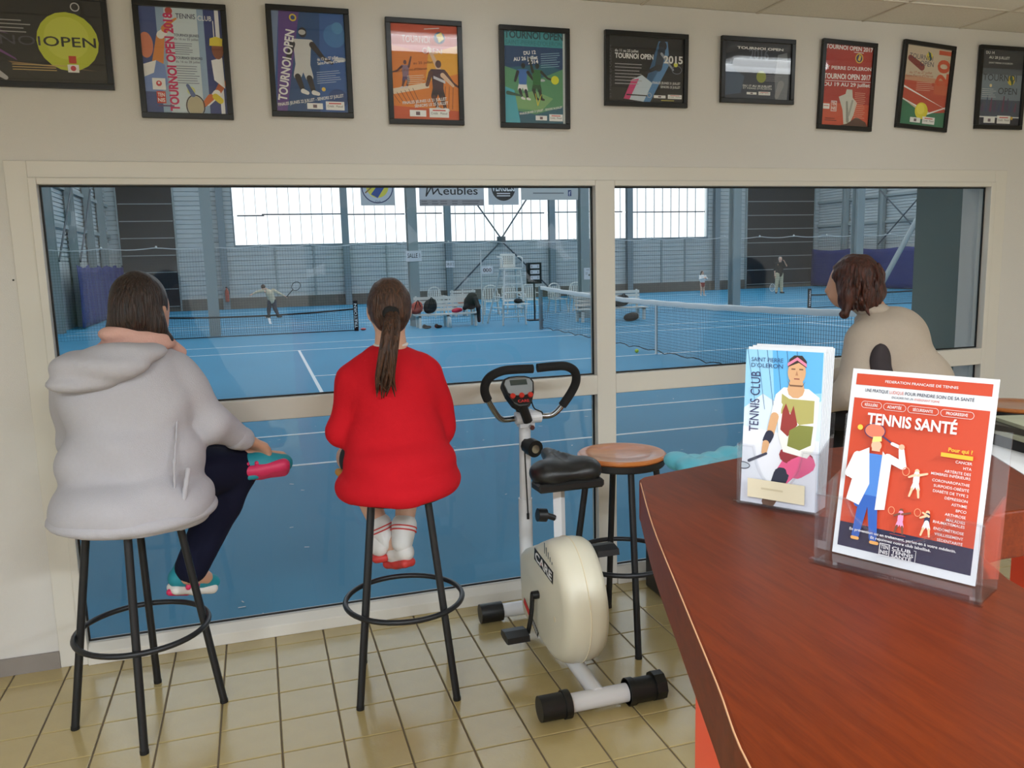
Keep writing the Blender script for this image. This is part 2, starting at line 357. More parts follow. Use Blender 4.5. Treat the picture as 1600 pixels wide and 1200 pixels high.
# flat print (posters, flyers, signs): polygons and lettering in a local x-right / z-up sheet, front towards -y ----------
INK = {}
def ink(rgb):
    if rgb not in INK:
        INK[rgb] = mat('ink_%d_%d_%d' % rgb, rgb, 0.5)
    return INK[rgb]
_fc = {}
def text_mesh(txt, bold):
    key = (txt, bold)
    if key in _fc: return _fc[key]
    cu = bpy.data.curves.new('t', 'FONT'); cu.body = txt; cu.size = 1.0; cu.offset = bold; cu.resolution_u = 3
    ob = bpy.data.objects.new('t', cu); me = bpy.data.meshes.new_from_object(ob)
    v = [(p.co.x, p.co.y) for p in me.vertices]; f = [tuple(p.vertices) for p in me.polygons]
    bpy.data.objects.remove(ob); bpy.data.curves.remove(cu); bpy.data.meshes.remove(me)
    _fc[key] = (v, f); return _fc[key]
class Print:
    """a sheet w x h (metres), origin bottom-left corner, coordinates given as fractions 0..1"""
    def __init__(s, w, h): s.w = w; s.h = h; s.art = MB(); s.let = MB(); s.am = []; s.lm = []; s.k = 0
    def _slot(s, lst, rgb):
        m = ink(rgb)
        if m not in lst: lst.append(m)
        return lst.index(m)
    def off(s): s.k += 1; return -(0.0003+0.00002*s.k)
    def poly(s, pts, rgb):
        pts = [(min(max(u, 0), 1), min(max(v, 0), 1)) for u, v in pts]
        o = s.off(); s.art.add([(u*s.w, o, v*s.h) for u, v in pts], [tuple(range(len(pts)))], s._slot(s.am, rgb)); return s
    def rect(s, u0, v0, u1, v1, rgb): return s.poly([(u0, v0), (u1, v0), (u1, v1), (u0, v1)], rgb)
    def disc(s, u, v, r, rgb, n=20, ry=None):
        """r as a fraction of the width"""
        ry = r if ry is None else ry
        return s.poly([(u+r*math.cos(2*PI*i/n), v+ry*s.w/s.h*math.sin(2*PI*i/n)) for i in range(n)], rgb)
    def limb(s, a, b, w0, w1, rgb):
        ax, ay = a[0]*s.w, a[1]*s.h; bx, by = b[0]*s.w, b[1]*s.h; dx, dy = bx-ax, by-ay; L = math.hypot(dx, dy) or 1; nx, ny = -dy/L*s.w, dx/L*s.w
        P = [(ax+nx*w0, ay+ny*w0), (ax-nx*w0, ay-ny*w0), (bx-nx*w1, by-ny*w1), (bx+nx*w1, by+ny*w1)]
        s.poly([(x/s.w, y/s.h) for x, y in P], rgb); s.disc(a[0], a[1], w0, rgb, 10); return s.disc(b[0], b[1], w1, rgb, 10)
    def ring(s, u, v, r, t, rgb, ry=None, n=24):
        ry = r if ry is None else ry; o = s.off(); vs = []; fs = []
        for i in range(n):
            c, q = math.cos(2*PI*i/n), math.sin(2*PI*i/n)
            vs += [(min(max(x_, 0), s.w), o, min(max(z_, 0), s.h)) for x_, z_ in ((u*s.w+r*s.w*c, v*s.h+ry*s.w*q), (u*s.w+(r-t)*s.w*c, v*s.h+(ry-t)*s.w*q))]
        fs = [(2*i, 2*((i+1) % n), 2*((i+1) % n)+1, 2*i+1) for i in range(n)]
        s.art.add(vs, fs, s._slot(s.am, rgb)); return s
    def text(s, t, u, v, size, rgb, rot=0.0, align='l', sx=1.0, bold=0.0, fit=None):
        """size = letter height as a fraction of the sheet height, fit = total length as a fraction of the sheet width"""
        vs, fs = text_mesh(t, bold)
        if not vs: return s
        x0 = min(p[0] for p in vs); x1 = max(p[0] for p in vs); sc = size*s.h/0.69
        if fit: sx = fit*s.w/((x1-x0)*sc)
        sh = {'l': x0, 'c': (x0+x1)/2, 'r': x1}[align]; c, q = math.cos(rot), math.sin(rot); o = s.off()-0.0002
        P = []
        for (x, y) in vs:
            a, b = (x-sh)*sc*sx, y*sc; P.append((min(max(u*s.w+a*c-b*q, 0), s.w), o, min(max(v*s.h+a*q+b*c, 0), s.h)))
        s.let.add(P, fs, s._slot(s.lm, rgb)); return s
    def lines(s, u, v, w, n, dv, rgb, t=0.004, jag=0.25, rot=0.0):
        """small print that cannot be read: rows of short bars"""
        rnd = random.Random(int(u*1000+v*77)); c, q = math.cos(rot), math.sin(rot)
        for i in range(n):
            L = w*(1-jag*rnd.random()); vv = v-i*dv
            P = [(0, 0), (L*s.w, 0), (L*s.w, t*s.h), (0, t*s.h)]
            s.poly([(u+(x*c-y*q)/s.w, vv+(x*q+y*c)/s.h) for x, y in P], rgb)
        return s
    def finish(s, sheet):
        if s.art.v: s.art.build('artwork', s.am, sheet)
        if s.let.v: s.let.build('lettering', s.lm, sheet)
# ================================================================ THE CLUB ROOM
RX0, RX1, RY0 = -2.6, 5.6, -7.0
CEIL = 2.70
WX0, WX1, WZ1 = -0.759, 3.849, 1.93          # window opening
# floor: grout bed with separate tiles (20 cm)
fl_ = struct(MB().box(RX0-0.1, RX1+0.1, RY0-0.1, 0.0, -0.15, -0.004).build('floor', 'grout'))
def tile_mesh(w, d):
    g = 0.003; a, b = w/2-g, d/2-g; e = 0.0018
    v = [(-a, -b, -0.004), (a, -b, -0.004), (a, b, -0.004), (-a, b, -0.004), (-a, -b, -e), (a, -b, -e), (a, b, -e), (-a, b, -e),
         (-a+e, -b+e, 0), (a-e, -b+e, 0), (a-e, b-e, 0), (-a+e, b-e, 0)]
    f = [(8, 9, 10, 11)] + [(i, (i+1) % 4, 4+(i+1) % 4, 4+i) for i in range(4)] + [(4+i, 4+(i+1) % 4, 8+(i+1) % 4, 8+i) for i in range(4)]
    return v, f
def mesh_of(name, v, f, m):
    me = bpy.data.meshes.new(name); me.from_pydata(v, [], f); me.update(); me.materials.append(MATS[m]); return me
TM = mesh_of('floor_tile', *tile_mesh(0.2, 0.2), 'tile'); TC = mesh_of('floor_tile_cut', *tile_mesh(0.2, 0.1173), 'tile')
rest = MB(); rv = random.Random(3)
for i in range(int(RX0/0.2), int(RX1/0.2)):
    for j in range(-1, 35):
        cx = i*0.2+0.1; cy = -0.1173-0.2*j-0.1 if j >= 0 else -0.1173/2
        near = (-1.3 < cx < 2.1 and cy > -2.0)
        if near:
            o = bpy.data.objects.new('floor_tile', TM if j >= 0 else TC); col.objects.link(o); o.parent = fl_
            o.location = (cx, cy, 0); o.rotation_euler = (rv.uniform(-1, 1)*0.0012, rv.uniform(-1, 1)*0.0012, 0)
        else:
            v, f = tile_mesh(0.2, 0.2 if j >= 0 else 0.1173); rest.add([(a+cx, b+cy, c) for a, b, c in v], f)
ro = rest.build('distant_floor_tiles', 'tile', fl_); ro['kind'] = 'stuff'

# window wall
w = MB()
w.box(RX0-0.2, WX0, 0, 0.2, -0.15, CEIL); w.box(WX1, RX1+0.2, 0, 0.2, -0.15, CEIL); w.box(WX0, WX1, 0, 0.2, WZ1, CEIL); w.box(WX0, WX1, 0.02, 0.2, -0.15, 0.0)
wall_front = struct(w.build('wall_front', 'wall_paint'))
MB().tube([(-0.845, 0.002, 1.555), (-0.845, -0.003, 1.555)], 0.0035, 8).build('screw_hole', 'gasket', wall_front)
w = MB(); w.box(RX0-0.2, RX0, -2.2, 0, -0.15, CEIL); w.box(RX0-0.2, RX0, RY0, -6.4, -0.15, CEIL); w.box(RX0-0.2, RX0, -6.4, -2.2, -0.15, 0.15); w.box(RX0-0.2, RX0, -6.4, -2.2, 2.4, CEIL)
struct(w.build('wall_left', 'wall_paint'))
w = MB(); t = 0.05; X = RX0-0.1
w.box(X-0.03, X+0.03, -6.4, -6.35, 0.15, 2.4); w.box(X-0.03, X+0.03, -2.25, -2.2, 0.15, 2.4); w.box(X-0.03, X+0.03, -6.35, -2.25, 0.15, 0.2); w.box(X-0.03, X+0.03, -6.35, -2.25, 2.35, 2.4); w.box(X-0.03, X+0.03, -4.33, -4.27, 0.2, 2.35)
lw = struct(w.build('added_window_5', 'frame_paint'))  # unseen window, added to bring daylight in from the left
for a, b in ((-6.35, -4.33), (-4.27, -2.25)): MB().box(X-0.003, X+0.003, a, b, 0.2, 2.35).build('pane', 'window_glass', lw)
struct(MB().box(RX1, RX1+0.2, RY0, 0, -0.15, CEIL).build('wall_right', 'wall_paint'))
# back wall with a big window, a glazed door and a light above the door
w = MB(); y0, y1 = RY0-0.2, RY0
w.box(RX0-0.2, -2.45, y0, y1, -0.15, CEIL); w.box(-2.45, -1.85, y0, y1, 2.30, CEIL); w.box(-2.45, -1.85, y0, y1, 2.02, 2.08)
w.box(-1.85, 0.6, y0, y1, -0.15, CEIL); w.box(0.6, 4.6, y0, y1, -0.15, 0.9); w.box(0.6, 4.6, y0, y1, 2.35, CEIL); w.box(4.6, RX1+0.2, y0, y1, -0.15, CEIL)
struct(w.build('wall_back', 'wall_paint'))
def glazed(name, x0, x1, z0, z1, y, bars=(), t=0.05):
    f = MB(); f.box(x0, x0+t, y-0.03, y+0.03, z0, z1); f.box(x1-t, x1, y-0.03, y+0.03, z0, z1); f.box(x0+t, x1-t, y-0.03, y+0.03, z0, z0+t); f.box(x0+t, x1-t, y-0.03, y+0.03, z1-t, z1)
    for b in bars: f.box(b-0.03, b+0.03, y-0.03, y+0.03, z0+t, z1-t)
    o = struct(f.build(name, 'frame_paint'))
    xs = [x0+t] + [q for b in bars for q in (b-0.03, b+0.03)] + [x1-t]
    for k in range(0, len(xs), 2): MB().box(xs[k], xs[k+1], y-0.003, y+0.003, z0+t, z1-t).build('pane', 'window_glass', o)
    return o
glazed('window_3', 0.6, 4.6, 0.9, 2.35, RY0-0.1, (1.93, 3.27)); glazed('window_4', -2.45, -1.85, 2.08, 2.30, RY0-0.1, (), 0.025)
d_ = glazed('door_1', -2.45, -1.85, 0.0, 2.02, RY0-0.1)
MB().box(-1.93, -1.91, RY0-0.06, RY0, 0.98, 1.12).build('door_handle', 'chrome', d_)
# skirting, window casing
struct(MB().box(RX0, WX0-0.075, -0.012, 0, 0, 0.07).build('baseboard_front', 'skirting'))
w = MB(); w.box(WX0-0.075, WX0, -0.008, 0, 0, WZ1+0.062); w.box(WX1, WX1+0.08, -0.008, 0, 0, WZ1+0.062); w.box(WX0, WX1, -0.008, 0, WZ1, WZ1+0.062)
struct(w.build('trim_1', 'frame_paint', bevel=0.002))
# the viewing window
GX = [(-0.730, 1.521), (1.616, 3.816)]; GZ = [(0.082, 0.947), (1.037, 1.905)]
w = MB(); ya, yb = -0.018, 0.06
w.box(WX0, GX[0][0], ya, yb, 0, WZ1); w.box(GX[0][1], GX[1][0], ya, yb, 0, WZ1); w.box(GX[1][1], WX1, ya, yb, 0, WZ1)
for a, b in GX:
    w.box(a, b, ya, yb, GZ[1][1], WZ1); w.box(a, b, ya, yb, GZ[0][1], GZ[1][0])
    w.prism([(-0.03, 0.0), (0.06, 0.0), (0.06, 0.078), (0.012, 0.078), (-0.03, 0.05)], 0, a, b)
win = struct(w.build('window_1', 'frame_paint', bevel=0.003))
for a, b in GX:
    for c, d in GZ:
        MB().box(a, b, 0.028, 0.034, c, d).build('pane', 'window_glass', win)
        g = MB(); t = 0.007
        for q in ((a, a+t, c, d), (b-t, b, c, d), (a+t, b-t, d-t, d), (a+t, b-t, c, c+t)): g.box(q[0], q[1], 0.020, 0.0275, q[2], q[3])
        g.build('gasket', 'gasket', win)
# ceiling: 60 cm tiles in rails
cl = struct(MB().box(RX0-0.2, RX1+0.2, RY0-0.2, 0.2, CEIL+0.02, CEIL+0.12).build('ceiling', 'roof_deck'))
v, f = tile_mesh(0.6, 0.6); CTM = mesh_of('ceiling_tile', [(a, b, 0.002-c) for a, b, c in v], [tuple(reversed(q)) for q in f], 'ceiling_tile')
CXO, CYO = 2.36, -0.30
xs = [CXO+0.6*i for i in range(-9, 6)]; ys = [CYO-0.6*j for j in range(0, 13)]
for x in xs:
    for y in ys:
        if x < RX0-0.3 or x > RX1+0.1 or y < RY0-0.3: continue
        o = bpy.data.objects.new('ceiling_tile', CTM); col.objects.link(o); o.parent = cl; o.location = (x+0.3, y-0.3+0.6, CEIL)
w = MB()
for x in xs: w.box(x-0.006, x+0.006, RY0, 0, CEIL-0.003, CEIL+0.002)
for y in ys: w.box(RX0, RX1, y-0.006, y+0.006, CEIL-0.004, CEIL+0.002)
w.build('ceiling_rail', 'ceiling_rail', cl)
for i, (x, y) in enumerate(LUMINAIRES):
    k = 0.55 if i < 2 else 1.0
    L = tag(empty('ceiling_light', (x, y, CEIL-0.005)), 'short twin tube ceiling light above the framed posters' if i < 2 else 'long twin tube ceiling light at the back of the room', 'light', 'twin tube ceiling lights')
    MB().box(-0.62*k, 0.62*k, -0.14, 0.14, -0.02, 0.0).build('housing', 'white_paint_metal', L)
    for s in (-0.08, 0.08): MB().tube([(-0.57*k, s, -0.045), (0.57*k, s, -0.045)], 0.022, 10).build('tube', 'tube_glow', L)
# grounds seen through the back door
struct(MB().box(-30, 50, -60, RY0-0.2, -0.6, -0.15).box(-30, RX0-0.2, RY0-0.2, 0.0, -0.6, -0.15).build('ground', 'ground'))
rh = random.Random(5)
hd = MB()
for i in range(330):
    hd.ell((-10+rh.random()*26, -14-rh.random()*3, 0.2+rh.random()*3.4), (0.5, 0.5, 0.45), 7, 5)
o = hd.build('hedge', 'hedge'); tag(o, 'green garden hedge outside behind the glazed back door', 'hedge')
# ================================================================ THE TENNIS HALL
HZ = -0.15; HX0, HX1, HY1, HT = -5.5, 28.5, 33.2, 7.2
cf = struct(MB().box(HX0-0.5, HX1+0.5, 0.2, HY1+0.4, HZ-0.2, HZ).build('court_floor', 'court'))
def strip(x0, x1, y0, y1): MB().box(x0, x1, y0, y1, HZ-0.01, HZ+0.003).build('court_line', 'line_white', cf)
LW = 0.05
NETX = 6.84
for y in (3.72, 5.09, 13.9, 15.45): strip(NETX-11.9 if y < 5 else NETX-11.9, NETX+11.9, y-LW/2, y+LW/2)
for x in (0.80, NETX+6.4): strip(x-LW/2, x+LW/2, 5.09, 13.9)
strip(0.80, NETX+6.4, 9.66-LW/2, 9.66+LW/2)
for x in (NETX-11.9, NETX+11.9): strip(x-0.05, x+0.05, 3.72, 15.45)
# second court beyond the divider
for y in (21.4, 22.6, 29.9): strip(-5, 20, y-LW/2, y+LW/2)
strip(0.36, 0.44, 22.6, 25.9); strip(8, 8.06, 22.6, 29.9); strip(13.6, 13.66, 22.6, 29.9); strip(8, 13.66, 26.1, 26.15)
# fallen leaves / fluff specks on the court
# far wall: corrugated siding, plinth, translucent band
def siding(x0, x1, z0, z1, y, pitch=0.185, d=0.03):
    m = MB(); n = int((z1-z0)/pitch); prof = []
    for i in range(n):
        z = z0+i*(z1-z0)/n; p = (z1-z0)/n
        prof += [(0.0, z), (0.0, z+p*0.72), (d, z+p*0.80), (d, z+p*0.92)]
    prof.append((0.0, z1))
    vs = []
    for (a, z) in prof: vs += [(x0, y+a, z), (x1, y+a, z)]
    m.add(vs, [(2*i, 2*i+1, 2*i+3, 2*i+2) for i in range(len(prof)-1)]); return m
fw_ = siding(HX0, HX1, 0.3, 2.48, HY1)
fw_.box(HX0, HX1, HY1+0.05, HY1+0.3, HZ, 2.48)
for a, b in ((HX0, -0.66), (21.85, HX1)):
    q = siding(a, b, 2.48, HT, HY1); fw_.add(q.v, q.f); fw_.box(a, b, HY1+0.05, HY1+0.3, 2.48, HT)
fw_.box(-0.66, 21.85, HY1+0.0, HY1+0.3, 6.2, HT)
wall_far = struct(fw_.build('wall_far', 'siding'))
MB().box(HX0, HX1, HY1-0.06, HY1+0.05, HZ, 0.32).build('plinth', 'plinth', wall_far)
band = struct(MB().box(-0.70, 21.9, HY1-0.02, HY1+0.1, 2.44, 2.53).box(-0.70, -0.64, HY1-0.02, HY1+0.1, 2.53, 6.2).box(21.84, 21.9, HY1-0.02, HY1+0.1, 2.53, 6.2).build('window_2', 'steel'))
pw = 0.455; PM = mesh_of('pane', *[(lambda b: (b.v, b.f))(MB().box(-pw/2+0.006, pw/2-0.006, 0, 0.012, 0, 1.0))][0], 'polycarbonate_wall')
nP = int(22.5/pw)
for i in range(nP):
    for (z0, z1) in ((2.54, 3.73), (3.80, 6.2)):
        o = bpy.data.objects.new('pane', PM); col.objects.link(o); o.parent = band; o.location = (-0.64+pw*(i+0.5), HY1+0.03, z0); o.scale = (1, 1, z1-z0)
sb = MB()
for i in range(1, nP): sb.box(-0.64+pw*i-0.008, -0.64+pw*i+0.008, HY1+0.0, HY1+0.05, 2.53, 6.2)
sb.build('glazing_bar', 'steel', band)
rb = MB()
for i, (a, b, dz) in enumerate(((-0.5, 0.6, -0.02), (0.5, 3.9, 0.02), (4.0, 6.6, 0), (6.8, 8.3, 0.02), (8.5, 13.2, 0.0), (13.4, 17.2, 0.02), (17.4, 21.7, 0.0))): rb.box(a, b, HY1-0.04, HY1+0.05, 3.735+dz, 3.79+dz)
rb.build('rail', 'steel_dark', band)
# pilasters and bracing of the far wall
def column(x, y, w, d, z0, z1, m, name='steel_column', label=None, group=None):
    c = MB(); t = 0.02
    c.box(x-w/2, x+w/2, y-d/2, y-d/2+t, z0, z1); c.box(x-w/2, x+w/2, y+d/2-t, y+d/2, z0, z1); c.box(x-t/2, x+t/2, y-d/2+t, y+d/2-t, z0, z1)
    return c
for x in (-1.15, 3.93, 8.5, 13.5, 17.5, 22.3):
    column(x, HY1-0.15, 0.28, 0.26, HZ, HT, 'steel').build('pilaster', 'steel', wall_far)
for x in (0.95, 2.55, 5.7, 15.5, 19.3, 20.6):
    MB().box(x-0.03, x+0.03, HY1-0.06, HY1, 0.3, 2.44).build('siding_post', 'steel_light', wall_far)
b = MB(); b.tube([(11.0, HY1-0.2, 2.6), (8.5, HY1-0.2, 6.1)], 0.035, 8); b.tube([(11.0, HY1-0.2, 2.6), (13.5, HY1-0.2, 6.1)], 0.035, 8)
b.tube([(11.0, HY1-0.2, 2.5), (8.5, HY1-0.2, 0.1)], 0.035, 8); b.tube([(11.0, HY1-0.2, 2.5), (13.5, HY1-0.2, 0.1)], 0.035, 8); b.box(10.8, 11.2, HY1-0.23, HY1-0.17, 2.4, 2.7)
b.build('wind_brace', 'steel_dark', wall_far)
# big dark sectional doors at both ends of the far wall
for (x0, x1, nm, zb) in ((-5.05, -2.98, 'door_2', 0.02), (24.1, 28.1, 'door_3', 0.0)):
    d = struct(MB().box(x0, x1, HY1-0.10, HY1-0.03, zb, 5.6).build(nm, 'door_dark'))
    for z in (0.05, 0.77, 1.46, 2.15, 2.85, 3.53, 4.22, 4.9): MB().box(x0+0.03, x1-0.03, HY1-0.125, HY1-0.10, z, z+0.035).build('rail', 'steel_light', d)
    MB().box(x0-0.06, x0, HY1-0.13, HY1, HZ, 5.6).box(x1, x1+0.06, HY1-0.13, HY1, HZ, 5.6).build('door_frame', 'steel_light', d)
# side walls of the hall
def side_wall(x, name, sgn):
    m = MB(); vs = []; n = 40; prof = []
    for i in range(n):
        z = 1.8+i*(HT-1.8)/n; p = (HT-1.8)/n; prof += [(0, z), (0, z+p*0.7), (0.04, z+p*0.8), (0.04, z+p*0.92)]
    prof.append((0, HT))
    for (a, z) in prof: vs += [(x+sgn*a, 0.2, z), (x+sgn*a, HY1+0.3, z)]
    m.add(vs, [(2*i, 2*i+1, 2*i+3, 2*i+2) if sgn < 0 else (2*i+2, 2*i+3, 2*i+1, 2*i) for i in range(len(prof)-1)])
    m.box(x if sgn > 0 else x-0.3, x+0.3 if sgn > 0 else x, 0.2, HY1+0.3, HZ, 1.8); m.box(x+0.06 if sgn > 0 else x-0.3, x+0.3 if sgn > 0 else x-0.06, 0.2, HY1+0.3, 1.8, HT)
    return struct(m.build(name, 'siding'))
wl_ = side_wall(HX0, 'wall_hall_left', -1); wr_ = side_wall(HX1, 'wall_hall_right', 1)
for y in (8, 13, 18, 22.5, 25.5, 28.5, 31):
    column(HX1-0.16, y, 0.2, 0.3, HZ, HT, 'steel').build('pilaster', 'steel_light', wr_); column(HX0+0.16, y, 0.2, 0.3, HZ, HT, 'steel').build('pilaster', 'steel_light', wl_)
for z in (2.9, 4.1):
    MB().box(HX1-0.1, HX1-0.02, 3, HY1, z, z+0.12).build('girt', 'steel_light', wr_); MB().box(HX0+0.02, HX0+0.1, 3, HY1, z, z+0.12).build('girt', 'steel_light', wl_)
for (ya, yb) in ((22.5, 25.5), (25.5, 28.5)):
    MB().tube([(HX1-0.3, ya, 1.9), (HX1-0.3, yb, 4.4)], 0.03, 8).build('wind_brace', 'steel_dark', wr_); MB().tube([(HX1-0.3, yb, 1.9), (HX1-0.3, ya, 4.4)], 0.03, 8).build('wind_brace', 'steel_dark', wr_)
    MB().tube([(HX0+0.3, ya, 1.9), (HX0+0.3, yb, 4.4)], 0.03, 8).build('wind_brace', 'steel_dark', wl_)
# roof with unseen translucent strips, added and spaced to light the hall
rf = MB(); y = 0.2
strips = []
rf.box(HX0-0.3, HX1+0.3, 0.2, 4.2, HT, HT+0.1); y = 4.2
while y < HY1:
    rf.box(HX0-0.3, HX1+0.3, y, min(y+1.0, HY1+0.3), HT, HT+0.1); strips.append((y+1.0, min(y+3.0, HY1+0.3))); y += 3.0
roof = struct(rf.build('roof', 'roof_deck'))
for a, b in strips:
    if b > a: MB().box(HX0-0.3, HX1+0.3, a, b, HT+0.02, HT+0.05).build('unseen_skylight', 'polycarbonate', roof)
# wall above and beside the club room, hall side
struct(MB().box(HX0-0.3, RX0-0.2, 0.0, 0.2, HZ, HT).box(RX1+0.2, HX1+0.3, 0.0, 0.2, HZ, HT).box(RX0-0.2, RX1+0.2, 0.0, 0.2, CEIL+0.12, HT).build('wall_hall_front', 'siding'))
# blue padding tarpaulins hung on the side walls
def tarp(x, y0, y1, z0, z1, sgn, label):
    n = 60; vs = []; fs = []
    rows = 8
    for j in range(rows+1):
        for i in range(n+1):
            t = i/n; s = j/rows; y = y0+(y1-y0)*t
            sag = 0.10*abs(math.sin(t*n/60*PI*5))*(s)**3
            dx = 0.05*math.sin(t*31)*math.sin(s*2.2+t*9)+0.03*math.sin(t*83+s*3)
            vs.append((x+sgn*(0.10+dx), y, z0+(z1-z0)*s-sag))
    for j in range(rows):
        for i in range(n): a = j*(n+1)+i; fs.append((a, a+1, a+n+2, a+n+1))
    o = MB().add(vs, fs).build('tarpaulin', 'tarp', None, True)
    md = o.modifiers.new('thick', 'SOLIDIFY'); md.thickness = 0.01
    return tag(o, label, 'tarpaulin')
tarp(HX0+0.35, 24.0, 33.0, HZ+0.04, 1.80, 1, 'blue tarpaulin hung along the hall side wall beside the narrow dark door')
tarp(HX1-0.42, 17.0, 33.0, HZ+0.04, 1.78, -1, 'blue tarpaulin hung below the pale louvred siding, by the wide dark door')
# column row between the two courts
for i, x in enumerate((-1.04, 4.22, 9.28, 14.36, 18.95)):
    c = column(x, 18.95, 0.26, 0.30, HZ, HT, 'steel_light'); o = c.build('steel_column', 'steel_light')
    lab = ['pale grey steel column by the low practice net', 'pale grey steel column carrying the upper hall sign', 'pale grey steel column with a small white notice, behind the white tape of the net',
           'pale grey steel column between the girl and the man on the far court', 'pale grey steel column with diagonal brace by the blue tarpaulin'][i]
    tag(o, lab, 'column')
o = MB().tube([(19.6, 18.95, HZ), (22.6, 18.95, 4.6)], 0.09, 10).build('diagonal_strut', 'steel_light'); tag(o, 'pale diagonal steel strut in front of the blue tarpaulin', 'strut')
# divider net between the courts
nt_ = MB(); yN = 19.17; x = HX0+0.4
def strand(m, a, b, r):
    a = Vector(a); b = Vector(b); t = (b-a).normalized(); u = t.cross(Vector((0.3, 1, 0.2))).normalized()*r; w2 = t.cross(u)
    vs = [a+u, a+w2, a-u, a-w2, b+u, b+w2, b-u, b-w2]; m.add(vs, [(0, 1, 5, 4), (1, 2, 6, 5), (2, 3, 7, 6), (3, 0, 4, 7)])
def ropez(x): return 2.13-0.05*abs(math.sin((x+1.04)/1.265*PI))**1.0
NXE = HX1-0.75
nx = int((NXE-x)/0.07)
for i in range(nx+1):
    xx = x+i*0.07; strand(nt_, (xx, yN, HZ+0.02), (xx, yN, ropez(xx)), 0.0018)
for j in range(33):
    zz = HZ+0.03+j*0.07
    if zz < 2.07: strand(nt_, (x, yN, zz), (NXE, yN, zz), 0.0018)
dn = empty('divider_net', (0, 0, 0)); tag(dn, 'fine dark mesh divider net hanging from a rope between the two courts', 'net')
no = nt_.build('mesh', 'net_cord', dn); no['kind'] = 'stuff'
MB().tube([(x+i*0.21, yN, ropez(x+i*0.21)+0.01) for i in range(int((HX1-0.5-x)/0.21))], 0.011, 6).build('rope', 'net_tape', dn)
for i in range(26):
    xx = -1.04+1.265*(i-3)
    if HX0+0.4 < xx < HX1-0.5: MB().ell((xx, yN, 2.155), 0.028, 8, 6).build('clip', 'white_plastic', dn)
# tennis net of the near court
tn = tag(empty('tennis_net', (NETX, 0, HZ)), 'tennis net with white top band and centre strap on the near court', 'net')
NY0, NY1, NC = 3.73, 15.88, 9.66
def nz(y): return 0.95+0.12*((y-NC)/6.1)**2
nm = MB(); y = NY0
while y < NY1: strand(nm, (0, y, 0.06), (0, y, nz(y)-0.02), 0.0022); y += 0.05
k = 0
while 0.06+k*0.05 < 0.95:
    pts = [NY0+i*(NY1-NY0)/24 for i in range(25)]
    for a, b in zip(pts[:-1], pts[1:]): strand(nm, (0, a, 0.06+k*0.05*nz(a)/0.95), (0, b, 0.06+k*0.05*nz(b)/0.95), 0.0022)
    k += 1
o = nm.build('mesh', 'net_cord', tn); o['kind'] = 'stuff'
tp = MB(); pts = [NY0+i*(NY1-NY0)/40 for i in range(41)]
vs = []; fs = []
for i, y in enumerate(pts):
    j = 0.006*math.sin(i*2.3)
    vs += [(-0.014, y, nz(y)-0.075+j), (-0.02, y, nz(y)+0.0), (0, y, nz(y)+0.016+j), (0.02, y, nz(y)), (0.014, y, nz(y)-0.075+j)]
for i in range(40):
    for q in range(4): a = i*5+q; fs.append((a, a+1, a+6, a+5))
tp.add(vs, fs).build('top_band', 'net_tape', tn, True)
MB().box(-0.012, 0.012, NC-0.03, NC+0.03, 0.0, 0.95).build('centre_strap', 'net_tape', tn)
for y in (NY0, NY1): MB().tube([(0, y, 0), (0, y, 1.08)], 0.05, 12).build('post', 'steel', tn)
MB().box(-0.08, 0.08, NY0-0.12, NY0+0.02, 0.93, 1.08).build('winder', 'label_cream', tn)
MB().tube([(0.02, NY0+i*(NY1-NY0)/60, 0.02+0.05*abs(math.sin(i*0.9))) for i in range(61)], 0.008, 6).build('bottom_cord', 'net_cord', tn)
# low practice nets
def low_net(x0, x1, y, h, name, label, sag=0.05):
    e = tag(empty(name, (x0, y, HZ)), label, 'net'); L = x1-x0; m = MB(); n = int(L/0.05)
    f = lambda t: h-sag*4*t*(1-t)
    for i in range(n+1): t = i/n; strand(m, (L*t, 0, 0.02), (L*t, 0, f(t)), 0.002)
    k = 0
    while 0.03+k*0.05 < h:
        for i in range(12): strand(m, (L*i/12, 0, (0.03+k*0.05)*f(i/12)/h), (L*(i+1)/12, 0, (0.03+k*0.05)*f((i+1)/12)/h), 0.002)
        k += 1
    q = m.build('mesh', 'net_cord', e); q['kind'] = 'stuff'
    MB().tube([(L*i/16, 0, f(i/16)) for i in range(17)], 0.022, 8).build('top_band', 'black_cloth', e)
    MB().tube([(L*i/16, 0, 0.02) for i in range(17)], 0.012, 8).build('bottom_band', 'black_cloth', e)
    return e, L
e, L = low_net(-2.75, 2.50, 18.3, 0.58, 'practice_net', 'low black practice net with printed end post beside the man in a cream top', 0.08)
def banner_post(e, x, h):
    s_ = MB().box(x-0.05, x+0.06, -0.04, 0.0, 0.0, h).build('end_post', 'black_cloth', e)
    P = Print(0.11, h); P.text('TRETORN', 0.78, 0.10, 0.085, (235, 235, 235), rot=PI/2, bold=0.02, fit=0.8*h/0.11)
    P.let.build('lettering', P.lm, s_).location = (x-0.05, -0.041, 0)
banner_post(e, L, 0.80)
MB().ell((L+0.2, 0.1, 0.03), (0.08, 0.08, 0.03), 10, 6).build('foot', 'shoe_red', e)
e2, L2 = low_net(16.65, 21.5, 18.3, 0.42, 'practice_net', 'low black practice net standing in front of the blue tarpaulin', 0.02); banner_post(e2, 0.0, 0.62)

